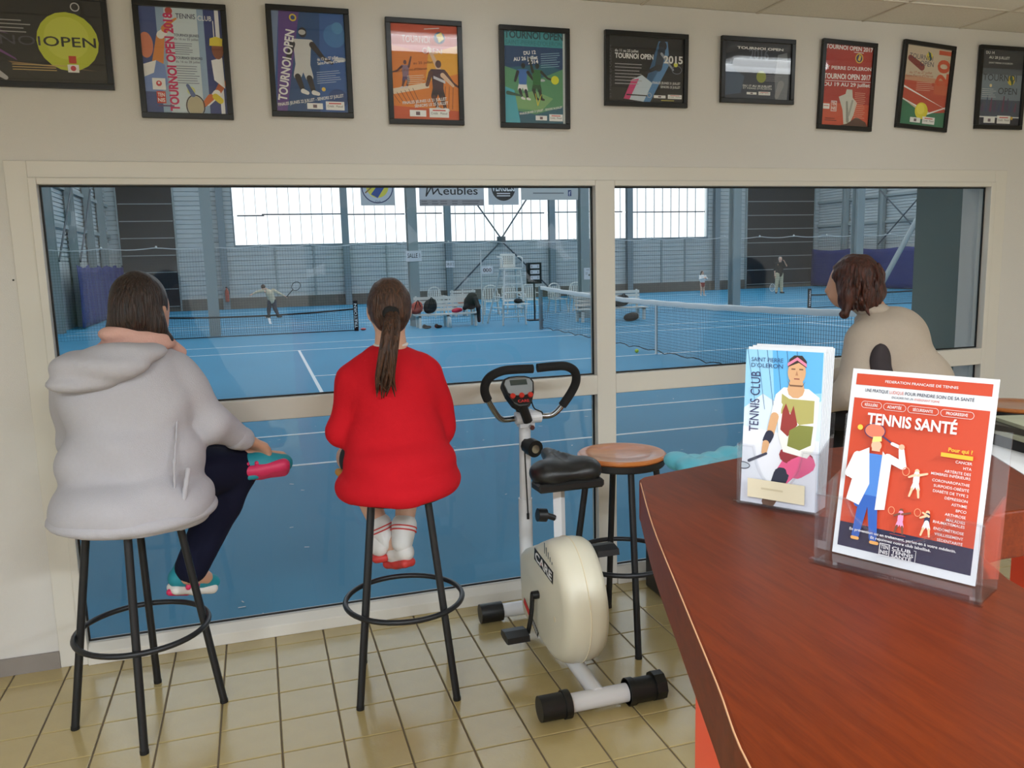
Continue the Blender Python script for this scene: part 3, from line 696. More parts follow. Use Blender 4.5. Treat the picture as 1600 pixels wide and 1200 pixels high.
# hanging banners
def banner(x0, x1, z0, h, draw, label, bgc):
    b = tag(empty('hanging_banner', (x0, 18.7, z0)), label, 'banner', None)
    sh = MB().box(0, x1-x0, 0, 0.006, 0, h).build('sheet', ink(bgc), b); P = Print(x1-x0, h); draw(P); P.finish(sh)
    for q in (0.03, x1-x0-0.03): MB().tube([(q, 0.003, h), (q, 0.003, HT-z0)], 0.006, 6).build('cord', 'net_tape', b)
def b1(P):
    P.disc(0.5, 0.50, 0.44, (200, 202, 208), 32); P.ring(0.5, 0.50, 0.47, 0.03, (40, 44, 90)); P.disc(0.5, 0.52, 0.33, (232, 214, 80), 32)
    P.poly([(0.3, 0.3), (0.5, 0.2), (0.75, 0.55), (0.68, 0.8), (0.55, 0.6)], (50, 80, 150)); P.limb((0.15, 0.35), (0.4, 0.55), 0.02, 0.015, (150, 110, 60)); P.ring(0.56, 0.66, 0.2, 0.03, (90, 60, 110), 0.13)
    P.text('Club', 0.5, 0.085, 0.055, (40, 44, 90), align='c')
banner(2.85, 3.75, 3.13, 0.95, b1, 'square white banner with round yellow and blue racket crest', (196, 198, 200))
def b2(P):
    P.text('eubles', 0.37, 0.286, 0.20, (26, 26, 28), fit=0.54, bold=0.01)
    K = (26, 26, 28); M_ = [(0.13, 0.49), (0.105, 0.25), (0.20, 0.50), (0.215, 0.30), (0.29, 0.43), (0.31, 0.31), (0.35, 0.28)]
    for a, b in zip(M_[:-1], M_[1:]): P.limb(a, b, 0.010, 0.010, K)
    P.rect(0, 0, 1, 0.16, (160, 152, 152)); [P.lines(u_, 0.10, w_, 2, 0.06, (124, 116, 118), 0.03) for u_, w_ in ((0.03, 0.10), (0.19, 0.10), (0.32, 0.13), (0.5, 0.10), (0.66, 0.28))]
banner(4.42, 6.22, 3.11, 1.05, b2, 'wide pale banner reading Meubles in black script', (202, 202, 204))
def b3(P):
    P.disc(0.5, 0.46, 0.39, (40, 40, 42), 32); P.text('VERGESS', 0.5, 0.385, 0.20, (230, 230, 230), align='c', fit=0.78, bold=0.03)
    for v in (0.30, 0.235): P.rect(0.28, v, 0.72, v+0.03, (220, 220, 220))
banner(6.36, 7.24, 3.13, 0.98, b3, 'pale banner with a black round emblem and white capitals', (196, 198, 200))
def b4(P):
    P.poly([(0, 0.5), (0.1, 0.75), (0.08, 1), (0, 1)], (206, 176, 90)); P.lines(0.30, 0.56, 0.28, 2, 0.16, (96, 96, 98), 0.06)
    P.lines(0.2, 0.2, 0.55, 1, 0.1, (130, 130, 130), 0.04); P.rect(0.82, 0.12, 0.88, 0.32, (50, 70, 120)); P.text('f', 0.85, 0.14, 0.14, (240, 240, 240), align='c'); P.lines(0.66, 0.62, 0.3, 2, 0.14, (60, 60, 60), 0.06)
banner(7.33, 9.03, 3.26, 0.85, b4, 'long pale banner with small address lines and a gold corner', (200, 200, 196))
# small notices on the columns
def notice(x, y, z, w, h, t, label, size=0.4, fit=0.8):
    n = MB().box(0, w, -0.006, 0, 0, h).build('notice', 'white_print'); n.location = (x, y, z); tag(n, label, 'sign')
    P = Print(w, h); P.text(t, 0.5, 0.35, size, (40, 40, 44), align='c', fit=fit, bold=0.01); o = P.let.build('lettering', P.lm, n); o.location = (0, -0.0065, 0)
notice(4.0, 18.79, 1.63, 0.43, 0.29, 'SALLE 1', 'white paper sign reading SALLE 1 on a steel column')
notice(8.32, HY1-0.30, 1.35, 0.40, 0.30, 'SALLE 2', 'small white paper sign reading SALLE 2 on the far wall post', 0.36)
nb = MB().box(0, 0.24, -0.006, 0, 0, 0.34).build('notice', 'white_print'); nb.location = (9.22, 18.79, 0.98); tag(nb, 'small white notice on the steel column by the net', 'sign')
P = Print(0.24, 0.34); P.lines(0.3, 0.80, 0.5, 1, 0.1, (150, 150, 146), 0.05); P.lines(0.2, 0.55, 0.3, 2, 0.12, (176, 176, 172), 0.06); P.disc(0.68, 0.38, 0.12, (110, 112, 100)); P.art.build('artwork', P.am, nb).location = (0, -0.0065, 0)
# far white signboard with three zeros
sg = tag(empty('score_sign', (6.06, 18.6, HZ)), 'white pole with a small score plate reading 000 beside the umpire chair', 'sign')
MB().tube([(0, 0, 0), (0, 0, 2.05)], 0.02, 8).build('pole', 'white_paint_metal', sg)
pl = MB().box(0.0, 0.34, -0.02, 0, 1.38, 1.6).build('plate', 'white_print', sg); P = Print(0.34, 0.22); P.text('000', 0.5, 0.28, 0.45, (90, 50, 50), align='c', fit=0.7, bold=0.02); o = P.let.build('lettering', P.lm, pl); o.location = (0, -0.0205, 1.38)
# score tower
sc_ = tag(empty('scoreboard', (7.49, 18.82, HZ)), 'black scoreboard with three white number windows', 'scoreboard')
MB().box(0, 0.43, 0, 0.12, 1.06, 1.66).build('case', 'black_rubber', sc_); MB().tube([(0.215, 0.06, 0), (0.215, 0.06, 1.06)], 0.025, 8).build('pole', 'black_rubber', sc_); MB().box(0.0, 0.43, -0.1, 0.2, 0, 0.03).build('foot', 'black_rubber', sc_)
for z, mk in ((1.5, (120, 110, 108)), (1.34, (24, 24, 26)), (1.18, (120, 118, 108))):
    q = MB().box(0.09, 0.36, -0.012, 0, z, z+0.11).build('number_card', 'white_print', sc_); P = Print(0.27, 0.11); P.rect(0.11, 0.2, 0.18, 0.8, mk); P.rect(0.80, 0.2, 0.86, 0.8, mk); o = P.art.build('artwork', P.am, q); o.location = (0.09, -0.0125, z)
# fire extinguisher on the far wall
fx = tag(empty('fire_extinguisher', (-1.12, HY1-0.36, 0.18)), 'small dark red fire extinguisher hung on the far wall', 'extinguisher')
MB().lathe([(0.0, 0), (0.075, 0.0), (0.08, 0.03), (0.08, 0.42), (0.05, 0.5), (0.025, 0.53), (0.025, 0.58), (0, 0.58)], n=14).build('cylinder', 'bag_red', fx, True)
MB().tube([(0.0, 0, 0.58), (0.09, 0, 0.55), (0.11, 0, 0.3)], 0.012, 6).box(-0.05, 0.03, -0.015, 0.015, 0.58, 0.63).build('hose', 'black_rubber', fx)
# umpire chair
u = tag(empty('umpire_chair', (6.70, 17.85, HZ)), 'tall white tubular umpire chair with ladder and slatted seat', 'chair')
for (x, y, xt, yt) in ((-0.36, -0.3, -0.22, -0.1), (0.30, -0.3, 0.22, -0.1), (-0.5, 0.75, -0.22, 0.3), (0.42, 0.75, 0.22, 0.3)):
    MB().tube([(x, y, 0), (xt, yt, 1.5)], 0.025, 10).build('leg', 'white_paint_metal', u); 
for k in range(6):
    z = 0.22+k*0.22; t = z/1.5; MB().tube([(-0.34+0.12*t, -0.3+0.2*t, z), (0.29-0.07*t, -0.3+0.2*t, z)], 0.018, 8).build('rung', 'white_paint_metal', u)
for y0_, y1_, z in ((-0.2, 0.5, 0.75), (-0.22, 0.55, 0.45)):
    for sx in (-0.33, 0.3): MB().tube([(sx*(1-z/4), y0_, z), (sx*1.1, y1_, z)], 0.016, 8).build('side_bar', 'white_paint_metal', u)
MB().box(-0.26, 0.26, -0.16, 0.32, 1.5, 1.54).build('seat', 'white_plastic', u, bevel=0.01)
bk = MB().box(-0.22, 0.22, 0.30, 0.34, 1.55, 1.92).build('backrest', 'white_plastic', u, bevel=0.015)
sl = MB()
for i in range(5):
    for j in range(4): sl.box(-0.13+i*0.06, -0.10+i*0.06, 0.293, 0.30, 1.64+j*0.06, 1.68+j*0.06)
sl.build('slot', 'grey_desk', bk)
for sx in (-0.28, 0.28): MB().tube(bez([(sx, -0.14, 1.55), (sx, -0.14, 1.76), (sx*1.05, 0.0, 1.82), (sx*1.05, 0.32, 1.84)], 6), 0.018, 8).build('armrest', 'white_paint_metal', u)
MB().box(-0.36, 0.34, -0.6, -0.26, 0.56, 0.58).build('tray', 'white_paint_metal', u); 
o = sdf_obj('cap', [('e', (0, 0, 0), (0.12, 0.1, 0.07)), ('e', (0.1, -0.02, -0.03), (0.1, 0.08, 0.015))], 'bag_black', None, 0.012, 0.01); o.location = (6.74, 17.42, HZ+0.66); tag(o, 'dark cap lying on the white tray of the umpire chair', 'cap')
# benches
def bench(x, y, W, label):
    b = tag(empty('slatted_bench', (x, y, HZ)), label, 'bench')
    for k in range(3): MB().box(0, W, -0.22+k*0.15, -0.10+k*0.15, 0.33, 0.36).build('seat_slat', 'white_plastic', b)
    for k in range(4): MB().box(0.05, W-0.05, 0.235+k*0.012, 0.26+k*0.012, 0.42+k*0.105, 0.50+k*0.105).build('back_slat', 'white_plastic', b)
    for s in (0.12, W/2, W-0.12):
        MB().box(s-0.03, s+0.03, -0.2, -0.12, 0, 0.33).box(s-0.03, s+0.03, 0.2, 0.28, 0, 0.33).box(s-0.03, s+0.03, -0.2, 0.28, 0.29, 0.33).prism([(0.26, 0.3), (0.30, 0.3), (0.335, 0.84), (0.30, 0.84)], 0, s-0.025, s+0.025).build('leg', 'white_plastic', b)
    return b
bench(4.05, 18.2, 1.78, 'white slatted bench with a red and black bag at one end, by the umpire chair'); bench(8.45, 17.5, 2.1, 'white slatted bench with bags seen through the tennis net mesh')
bench(6.0, 22.2, 0.95, 'short white bench behind the divider net carrying an orange cloth')
o = sdf_obj('orange_cloth', [('e', (0, 0, 0), (0.16, 0.1, 0.06)), ('e', (0.08, 0, 0.05), (0.08, 0.08, 0.07)), ('e', (-0.08, 0.0, 0.0), (0.1, 0.12, 0.05))], 'orange_cloth', None, 0.015, 0.03); o.location = (6.4, 22.18, HZ+0.445); tag(o, 'crumpled orange cloth on the short white bench', 'cloth')
def bag(name, c, r, m, label, cat='bag', strap=True):
    b = tag(empty(name, c), label, cat)
    sdf_obj('body', [('e', (0, 0, r[2]), r), ('e', (r[0]*0.3, 0, r[2]*1.5), (r[0]*0.6, r[1]*0.8, r[2]*0.6)), ('e', (-r[0]*0.4, -r[1]*0.2, r[2]*0.6), (r[0]*0.6, r[1]*0.9, r[2]*0.6))], m, b, 0.02, 0.05)
    if strap: MB().tube(bez([(-r[0]*0.5, -r[1], r[2]*0.8), (0, -r[1]*1.3, r[2]*2.3), (r[0]*0.5, -r[1]*0.8, r[2]*1.2)], 6), 0.012, 6).build('strap', 'black_cloth', b)
    return b
SZ = HZ+0.385
bag('sports_bag', (4.10, 18.08, SZ), (0.17, 0.14, 0.16), 'bag_red', 'rust red sports bag on the white bench beside the girl in red')
bag('backpack', (4.48, 18.12, SZ), (0.18, 0.14, 0.19), 'bag_black', 'black backpack leaning on the rust red bag on the bench')
bag('pouch', (5.2, 18.05, SZ), (0.15, 0.08, 0.055), 'bag_crimson', 'small crimson pouch lying on the white bench', strap=False)
o = sdf_obj('dark_jacket', [('e', (0, -0.05, 0.25), (0.2, 0.1, 0.2)), ('e', (0.05, -0.02, 0.42), (0.14, 0.09, 0.1)), ('c', (0.1, -0.2, 0.34), 0.07, (0.12, -0.37, 0.14), 0.06), ('c', (0.12, -0.37, 0.14), 0.06, (0.13, -0.38, -0.24), 0.05), ('c', (-0.15, -0.1, 0.14), 0.07, (-0.2, -0.12, 0.10), 0.06)], 'bag_black', None, 0.02, 0.05); o.location = (5.62, 18.22, SZ); tag(o, 'black jacket draped over the end of the bench with a sleeve hanging', 'jacket')
bag('black_bag', (9.75, 17.4, SZ), (0.25, 0.14, 0.16), 'bag_black', 'black holdall on the bench behind the tennis net')
bag('brown_bag', (9.1, 17.4, SZ), (0.22, 0.14, 0.14), 'bag_red', 'rust coloured bag on the bench seen through the tennis net')
bag('floor_bag', (9.9, 17.05, HZ), (0.22, 0.14, 0.11), 'bag_black', 'black bag on the blue court under the bench behind the net', strap=False)
o = MB().lathe([(0, 0), (0.035, 0), (0.035, 0.2), (0.02, 0.25), (0.02, 0.28), (0, 0.28)], n=12).build('water_bottle', 'white_plastic', None, True); o.location = (4.93, 17.75, HZ); tag(o, 'clear white water bottle on the court by the bench leg', 'bottle')
for k, (x, y, rz) in enumerate(((4.30, 17.8, 0.2), (4.62, 17.82, 0.5))):
    o = sdf_obj('shoe', [('e', (0, 0, 0.045), (0.13, 0.05, 0.045)), ('e', (-0.07, 0, 0.075), (0.06, 0.045, 0.05))], 'bag_black', None, 0.012, 0.02); o.location = (x, y, HZ); o.rotation_euler = (0, 0, rz); tag(o, 'dark trainer standing on the court under the bench', 'shoe', 'dark trainers under the bench')
# white plastic garden chairs
def garden_chair(x, y, rz, label):
    c = tag(empty('garden_chair', (x, y, HZ), rz), label, 'chair', 'white garden chairs behind the divider net')
    MB().box(-0.22, 0.22, -0.22, 0.2, 0.42, 0.45).build('seat', 'white_plastic', c, bevel=0.01)
    b = MB()
    for i in range(5): b.box(-0.19+i*0.08, -0.14+i*0.08, 0.2, 0.225, 0.46, 0.86)
    b.tube(bez([(-0.23, 0.22, 0.44), (-0.22, 0.23, 0.8), (-0.1, 0.24, 0.93), (0.1, 0.24, 0.93), (0.22, 0.23, 0.8), (0.23, 0.22, 0.44)], 6), 0.02, 8); b.build('backrest', 'white_plastic', c)
    for sx in (-1, 1):
        for sy in (-1, 1): MB().tube([(sx*0.2, sy*0.19, 0.43), (sx*0.25, sy*0.25, 0)], 0.022, 8).build('leg', 'white_plastic', c)
        MB().tube(bez([(sx*0.24, -0.2, 0.43), (sx*0.26, -0.2, 0.62), (sx*0.26, 0.0, 0.66), (sx*0.24, 0.22, 0.66)], 5), 0.018, 8).build('armrest', 'white_plastic', c)
for x, y, rz, lab in ((5.6, 22.3, 0.3, 'white garden chair seen over the back of the bench with the bags'), (7.35, 22.2, -0.2, 'white garden chair between the draped black jacket and the umpire chair'), (8.1, 22.4, 0.1, 'white garden chair seen through the legs of the umpire chair'),
                      (8.75, 22.3, 0.0, 'white garden chair behind the pole of the scoreboard'), (9.6, 22.0, 0.2, 'white garden chair just past the tennis net post'), (10.4, 22.2, -0.1, 'white garden chair behind the steel column with the small notice')): garden_chair(x, y, rz, lab)
o = MB().ell((6.62, 10.0, HZ+0.036), 0.036, 14, 10).build('tennis_ball', 'ball_yellow', None, True); tag(o, 'bright yellow tennis ball lying on the court beside the net', 'ball')
# sparse fluff on the court near the window
fr = random.Random(11); fm = MB()
for i in range(70):
    x = fr.uniform(-1, 5); y = fr.uniform(0.5, 6.5); a = fr.random()*PI; l = fr.uniform(0.006, 0.02)
    c, s = math.cos(a), math.sin(a); z = HZ+0.004
    fm.add([(x-c*l-s*l*.3, y-s*l+c*l*.3, z), (x+c*l-s*l*.3, y+s*l+c*l*.3, z), (x+c*l+s*l*.3, y+s*l-c*l*.3, z), (x-c*l+s*l*.3, y-s*l-c*l*.3, z)], [(3, 2, 1, 0)])
o = fm.build('court_fluff', 'net_tape'); o['kind'] = 'stuff'; tag(o, 'pale specks of ball fluff scattered on the blue court', 'fluff')
# pilaster right outside the window, hall side
struct(MB().box(4.05, 5.0, 0.35, 0.75, HZ, HT).build('wall_pilaster', mat('teal_paint', (104, 120, 116), 0.6)))

# far players
def racket(name, loc, rot, label, frame='bag_black', s=1.0):
    r = tag(empty(name, loc), label, 'racket'); r.rotation_euler = rot; r.scale = (s, s, s)
    MB().tube([(0.13*math.cos(2*PI*i/24), 0, 0.52+0.165*math.sin(2*PI*i/24)) for i in range(24)], 0.011, 6, closed=True).build('hoop', frame, r)
    MB().tube([(0, 0, 0), (0, 0, 0.36)], 0.014, 8).build('handle', 'black_rubber', r)
    m = MB()
    for i in range(-5, 6):
        h = 0.165*math.sqrt(max(0, 1-(i*0.022/0.13)**2)); m.tube([(i*0.022, 0, 0.52-h), (i*0.022, 0, 0.52+h)], 0.0015, 4)
    for i in range(-6, 7):
        w_ = 0.13*math.sqrt(max(0, 1-(i*0.024/0.165)**2)); m.tube([(-w_, 0, 0.52+i*0.024), (w_, 0, 0.52+i*0.024)], 0.0015, 4)
    m.build('strings', 'net_tape', r); return r
# ================================================================ PEOPLE
def V3(*a): return np.array(a, float)
def lerp(a, b, t): return V3(*a)*(1-t)+V3(*b)*t
class Person:
    def __init__(s, base, label):
        s.base = Vector(base); s.e = tag(empty('person', base), label, 'person')
    seat = None
    def part(s, name, prims, m, h=0.012, k=0.02, wob=None, parent=None):
        if s.seat: prims = list(prims)+[('-k', s.seat, 0.188, 0.60, 0.790)]     # cloth and body rest on the seat instead of passing through it
        o = sdf_obj(name, prims, m, parent or s.e, h, k, wob)
        if parent is None: o.location = -s.base
        return o
    def mb(s, name, b, m, smooth=True, parent=None):
        o = b.build(name, m, parent or s.e, smooth)
        if parent is None: o.location = -s.base
        return o
def hand_prims(w, d, pn, s=1.0):
    """palm and five bent fingers from wrist w along d, palm normal pn (the way the fingers curl)"""
    w = V3(*w); d = V3(*d); d /= np.linalg.norm(d); pn = V3(*pn); pn -= d*(pn@d); pn /= np.linalg.norm(pn); sd = np.cross(d, pn); P = []
    palm = w+d*0.045*s
    for q in (-0.026, -0.009, 0.009, 0.026): P.append(('c', w+d*0.01*s+sd*q*0.6*s, 0.016*s, w+d*0.085*s+sd*q*s, 0.0125*s))
    for q, L in ((-0.030, 0.060), (-0.010, 0.074), (0.010, 0.080), (0.030, 0.070)):
        a = w+d*0.085*s+sd*q*s; b = a+(d*0.85+pn*0.35)*L*0.5*s; c = b+(d*0.5+pn*0.85)*L*0.5*s
        P += [('c', a, 0.0095*s, b, 0.0085*s), ('c', b, 0.0085*s, c, 0.007*s)]
    a = w+d*0.03*s+sd*0.03*s; b = a+(d*0.6+sd*0.7+pn*0.2)*0.04*s; c = b+(d*0.9+sd*0.1+pn*0.4)*0.032*s
    P += [('c', a, 0.013*s, b, 0.0105*s), ('c', b, 0.0105*s, c, 0.008*s)]
    return P
def head_prims(c, f, s=1.0):
    c = V3(*c); f = V3(*f); f /= np.linalg.norm(f); a = math.atan2(f[1], f[0]); sd = np.cross(f, V3(0, 0, 1)); u = V3(0, 0, 1)
    P = [('e', c, (0.096*s, 0.077*s, 0.105*s), a), ('e', c+f*0.035*s-u*0.062*s, (0.055*s, 0.052*s, 0.055*s), a),       # skull, jaw
         ('c', c+f*0.088*s+u*0.008*s, 0.010*s, c+f*0.108*s-u*0.028*s, 0.013*s),                                              # nose
         ('c', c+f*0.086*s-u*0.056*s-sd*0.018*s, 0.009*s, c+f*0.086*s-u*0.056*s+sd*0.018*s, 0.009*s)]                       # lips
    for q in (-1, 1): P += [('e', c+sd*q*0.077*s-f*0.005*s-u*0.008*s, (0.020*s, 0.010*s, 0.030*s), a)]
    return P
def eyes(p, c, f, s=1.0):
    c = V3(*c); f = V3(*f); f /= np.linalg.norm(f); sd = np.cross(f, V3(0, 0, 1))
    for q in (-1, 1): p.mb('eye', MB().ell(tuple(c+f*0.076*s+sd*q*0.030*s+V3(0, 0, 0.008)*s), 0.010*s, 10, 8), 'white_plastic')
def body_prims(J, s=1.0, hs=None):
    P = head_prims(J['head'], J['face'], hs or s)
    P += [('c', V3(*J['head'])-V3(0, 0, 0.06*s), 0.052*s, J['neck'], 0.056*s), ('c', J['neck'], 0.055*s, J['chest'], 0.10*s), ('c', J['chest'], 0.105*s, J['pelvis'], 0.115*s)]
    for q in 'lr':
        P += [('c', J['sh'+q], 0.040*s, J['el'+q], 0.036*s), ('c', J['el'+q], 0.036*s, J['wr'+q], 0.027*s), ('c', J['chest'], 0.07*s, J['sh'+q], 0.038*s)]
        P += hand_prims(J['wr'+q], V3(*J['wr'+q])-V3(*J['el'+q]), J.get('pn', (0, 0.2, -1)), s)
        P += [('c', J['hip'+q], 0.085*s, J['kn'+q], 0.06*s), ('c', J['kn'+q], 0.056*s, lerp(J['kn'+q], J['an'+q], 0.3), 0.056*s), ('c', lerp(J['kn'+q], J['an'+q], 0.3), 0.056*s, J['an'+q], 0.036*s), ('c', J['an'+q], 0.036*s, J['to'+q], 0.028*s)]
    return P
def trouser_prims(J, s=1.0, g=0.014, end=1.0):
    P = [('e', J['pelvis'], (0.17*s, 0.15*s, 0.12*s))]
    for q in 'lr':
        e = lerp(J['kn'+q], J['an'+q], end-0.06)
        P += [('c', J['hip'+q], 0.092*s+g, J['kn'+q], 0.064*s+g), ('c', J['kn'+q], 0.062*s+g, lerp(J['kn'+q], e, 0.35), 0.060*s+g), ('c', lerp(J['kn'+q], e, 0.35), 0.060*s+g, e, 0.044*s+g)]
    return P
def shoe(p, heel, toe, upv, cu, cs, s=1.0, accent=None, h=0.006):
    heel = V3(*heel); toe = V3(*toe); d = toe-heel; L = np.linalg.norm(d); d /= L; n = V3(*upv); n -= d*(n@d); n /= np.linalg.norm(n); sd = np.cross(d, n)
    U = [('c', heel+d*0.04+n*0.035, 0.036*s, heel+d*L*0.55+n*0.035, 0.038*s), ('c', heel+d*L*0.55+n*0.03, 0.040*s, toe-d*0.035+n*0.018, 0.030*s), ('c', heel+d*0.045+n*0.045, 0.034*s, heel+d*0.055+n*0.085, 0.036*s)]
    o = p.part('shoe', U, cu, h, 0.015)
    S = []
    for q in (-0.016, 0.016): S += [('c', heel+d*0.035+sd*q-n*0.004, 0.020*s, heel+d*L*0.5+sd*q*0.8-n*0.006, 0.017*s), ('c', heel+d*L*0.5+sd*q*0.9-n*0.006, 0.018*s, toe-d*0.04+sd*q*1.1-n*0.002, 0.022*s)]
    so = p.part('sole', S, cs, h, 0.02, parent=o)
    if accent:
        a = [('c', heel+d*0.02-n*0.018, 0.014*s, heel+d*L*0.42-n*0.02, 0.014*s)]; p.part('sole_patch', a, accent[0], h, 0.01, parent=o)
        for q in (0.30, 0.45): p.part('stripe', [('c', heel+d*L*q+n*0.01+sd*0.035, 0.012, heel+d*L*(q+0.06)+n*0.06+sd*0.02, 0.012), ('c', heel+d*L*q+n*0.01-sd*0.035, 0.012, heel+d*L*(q+0.06)+n*0.06-sd*0.02, 0.012)], accent[1], h, 0.005, parent=o)
    return o
def fold(amp, fx, fy, fz, ph=0.0):
    return lambda X, Y, Z: amp*np.sin(X*fx+Y*fy+Z*fz+ph+1.5*np.sin(Z*9+X*5))
def plane_cut(z, c=(0, 0), tx=0.0, ty=0.0, R=6.0):
    """carves everything below a (nearly) flat level z"""
    n = V3(-tx, -ty, 1); n /= np.linalg.norm(n); q = V3(c[0], c[1], z)-n*R
    return ('-e', q, (R, R, R))

# --- woman in the pale hoodie
p = Person((-0.44, -0.52, 0.0), 'seated woman in a pale grey hoodie and pink scarf, ankle resting on knee')
p.seat = (-0.44, -0.52)
J = dict(head=(-0.352, -0.455, 1.452), face=(0.55, 0.83, -0.05), neck=(-0.385, -0.475, 1.33), chest=(-0.42, -0.48, 1.12), pelvis=(-0.42, -0.50, 0.87),
         shl=(-0.58, -0.45, 1.20), ell=(-0.63, -0.30, 0.99), wrl=(-0.42, -0.10, 0.95), shr=(-0.25, -0.44, 1.20), elr=(-0.165, -0.44, 1.03), wrr=(-0.055, -0.31, 0.935),
         hipl=(-0.52, -0.45, 0.86), knl=(-0.42, -0.09, 0.89), anl=(-0.10, -0.22, 0.85), tol=(0.07, -0.22, 0.83), hipr=(-0.32, -0.46, 0.86), knr=(-0.10, -0.22, 0.80), anr=(-0.295, -0.33, 0.44), tor=(-0.24, -0.28, 0.40), pn=(0.4, 0.5, -0.8))
p.part('body', body_prims(J), 'skin', 0.010)
eyes(p, J['head'], J['face'])
p.part('trousers', trouser_prims(J, 1.0, 0.018), 'navy', 0.012)
T = [('e', (-0.42, -0.475, 1.12), (0.215, 0.155, 0.23)), ('e', (-0.425, -0.49, 0.92), (0.235, 0.18, 0.22)), ('e', (-0.43, -0.52, 0.785), (0.268, 0.240, 0.15)), ('c', (-0.57, -0.46, 1.205), 0.085, (-0.27, -0.45, 1.205), 0.085), ('e', (-0.39, -0.47, 1.27), (0.13, 0.10, 0.07)),
     ('c', (-0.26, -0.45, 1.20), 0.082, (-0.165, -0.44, 1.03), 0.072), ('c', (-0.165, -0.44, 1.03), 0.072, (-0.075, -0.33, 0.945), 0.050), ('c', (-0.58, -0.45, 1.20), 0.082, (-0.63, -0.30, 0.99), 0.072), ('c', (-0.63, -0.30, 0.99), 0.07, (-0.45, -0.13, 0.955), 0.05),
     plane_cut(0.735, (-0.42, -0.5), -0.10, 0.0)]
hd_ = p.part('hoodie', T, 'hoodie', 0.010, 0.018, lambda X, Y, Z: 0.005*np.sin(X*20+Y*10+Z*13+1.5*np.sin(Z*9+X*5))+0.004*np.sin(Z*34-X*16+np.sin(X*14)))
p.part('hood', [('e', (-0.47, -0.60, 1.275), (0.15, 0.075, 0.055), -0.25), ('e', (-0.56, -0.56, 1.265), (0.075, 0.08, 0.06)), ('e', (-0.40, -0.58, 1.31), (0.13, 0.07, 0.04), 0.1), ('-e', (-0.42, -0.50, 1.36), (0.12, 0.09, 0.07)), ('e', (-0.54, -0.60, 1.225), (0.11, 0.06, 0.035), -0.2)], 'hoodie', 0.009, 0.018, fold(0.003, 30, 40, 60), parent=hd_)
p.part('hem', [('e', (-0.43, -0.52, 0.758), (0.274, 0.246, 0.065)), plane_cut(0.725, (-0.42, -0.5), -0.10), ('-e', (-0.42, -0.5, 3.79), (3, 3, 3.0))], 'hoodie', 0.010, 0.01, parent=hd_)
p.part('cuff', [('c', (-0.088, -0.345, 0.955), 0.050, (-0.066, -0.32, 0.940), 0.046)], 'hoodie', 0.008, 0.01, parent=hd_)
p.part('pocket_welt', [('c', (-0.235, -0.655, 0.92), 0.010, (-0.255, -0.685, 0.82), 0.010)], 'hoodie', 0.007, 0.01, parent=hd_)
p.part('seam', [('c', (-0.262, -0.575, 1.08), 0.006, (-0.275, -0.66, 0.95), 0.006), ('c', (-0.275, -0.66, 0.95), 0.006, (-0.285, -0.69, 0.80), 0.006)], 'hoodie', 0.006, 0.01, parent=hd_)
p.part('scarf', [('e', (-0.375, -0.475, 1.352), (0.112, 0.098, 0.040)), ('e', (-0.385, -0.485, 1.325), (0.128, 0.105, 0.034)), ('e', (-0.42, -0.53, 1.37), (0.07, 0.05, 0.03)), ('c', (-0.30, -0.45, 1.335), 0.03, (-0.245, -0.42, 1.285), 0.02)], 'scarf', 0.008, 0.012, fold(0.003, 20, 30, 90))
p.part('hair', [('e', (-0.362, -0.468, 1.472), (0.103, 0.088, 0.106), 0.98), ('e', (-0.385, -0.515, 1.425), (0.072, 0.06, 0.075)), ('c', (-0.43, -0.51, 1.40), 0.035, (-0.455, -0.52, 1.372), 0.022), ('e', (-0.315, -0.515, 1.40), (0.04, 0.035, 0.06)), ('c', (-0.30, -0.505, 1.385), 0.018, (-0.275, -0.50, 1.345), 0.012), ('c', (-0.275, -0.50, 1.345), 0.012, (-0.285, -0.505, 1.325), 0.008), ('-e', (-0.275, -0.335, 1.42), (0.10, 0.075, 0.12), 0.98)], 'hair_dark', 0.007, 0.016, lambda X, Y, Z: 0.0025*np.sin(60*X+25*Z)*np.sin(70*Y+18*Z))
shoe(p, (-0.135, -0.275, 0.795), (0.115, -0.245, 0.80), (0.05, 0.66, 0.62), 'shoe_teal', 'shoe_pink', 1.22, ('shoe_teal', 'shoe_pink'))
shoe(p, (-0.375, -0.35, 0.405), (-0.20, -0.22, 0.335), (0.25, 0.1, 0.9), 'shoe_teal', 'shoe_white', 1.0, ('shoe_pink', 'shoe_pink'))

# --- girl in red
p = Person((0.475, -0.58, 0.0), 'seated girl with a brown ponytail in a loose red sports top')
p.seat = (0.475, -0.595)
J = dict(head=(0.478, -0.545, 1.418), face=(0.08, 1, -0.08), neck=(0.475, -0.56, 1.30), chest=(0.475, -0.56, 1.10), pelvis=(0.475, -0.58, 0.87),
         shl=(0.335, -0.55, 1.19), ell=(0.275, -0.50, 0.97), wrl=(0.37, -0.27, 0.92), shr=(0.615, -0.55, 1.19), elr=(0.675, -0.50, 0.95), wrr=(0.58, -0.27, 0.90),
         hipl=(0.40, -0.56, 0.86), knl=(0.345, -0.20, 0.80), anl=(0.455, -0.30, 0.47), tol=(0.44, -0.22, 0.40), hipr=(0.55, -0.56, 0.86), knr=(0.60, -0.20, 0.80), anr=(0.515, -0.36, 0.475), tor=(0.46, -0.28, 0.40))
p.part('body', body_prims(J, 0.94), 'skin_light', 0.010)
eyes(p, J['head'], J['face'], 0.94)
sh_ = p.part('shorts', [('e', (0.475, -0.58, 0.84), (0.19, 0.17, 0.075)), ('c', (0.40, -0.54, 0.85), 0.10, (0.37, -0.34, 0.82), 0.085), ('c', (0.55, -0.54, 0.85), 0.10, (0.58, -0.34, 0.82), 0.085)], 'black_cloth', 0.010, 0.02)
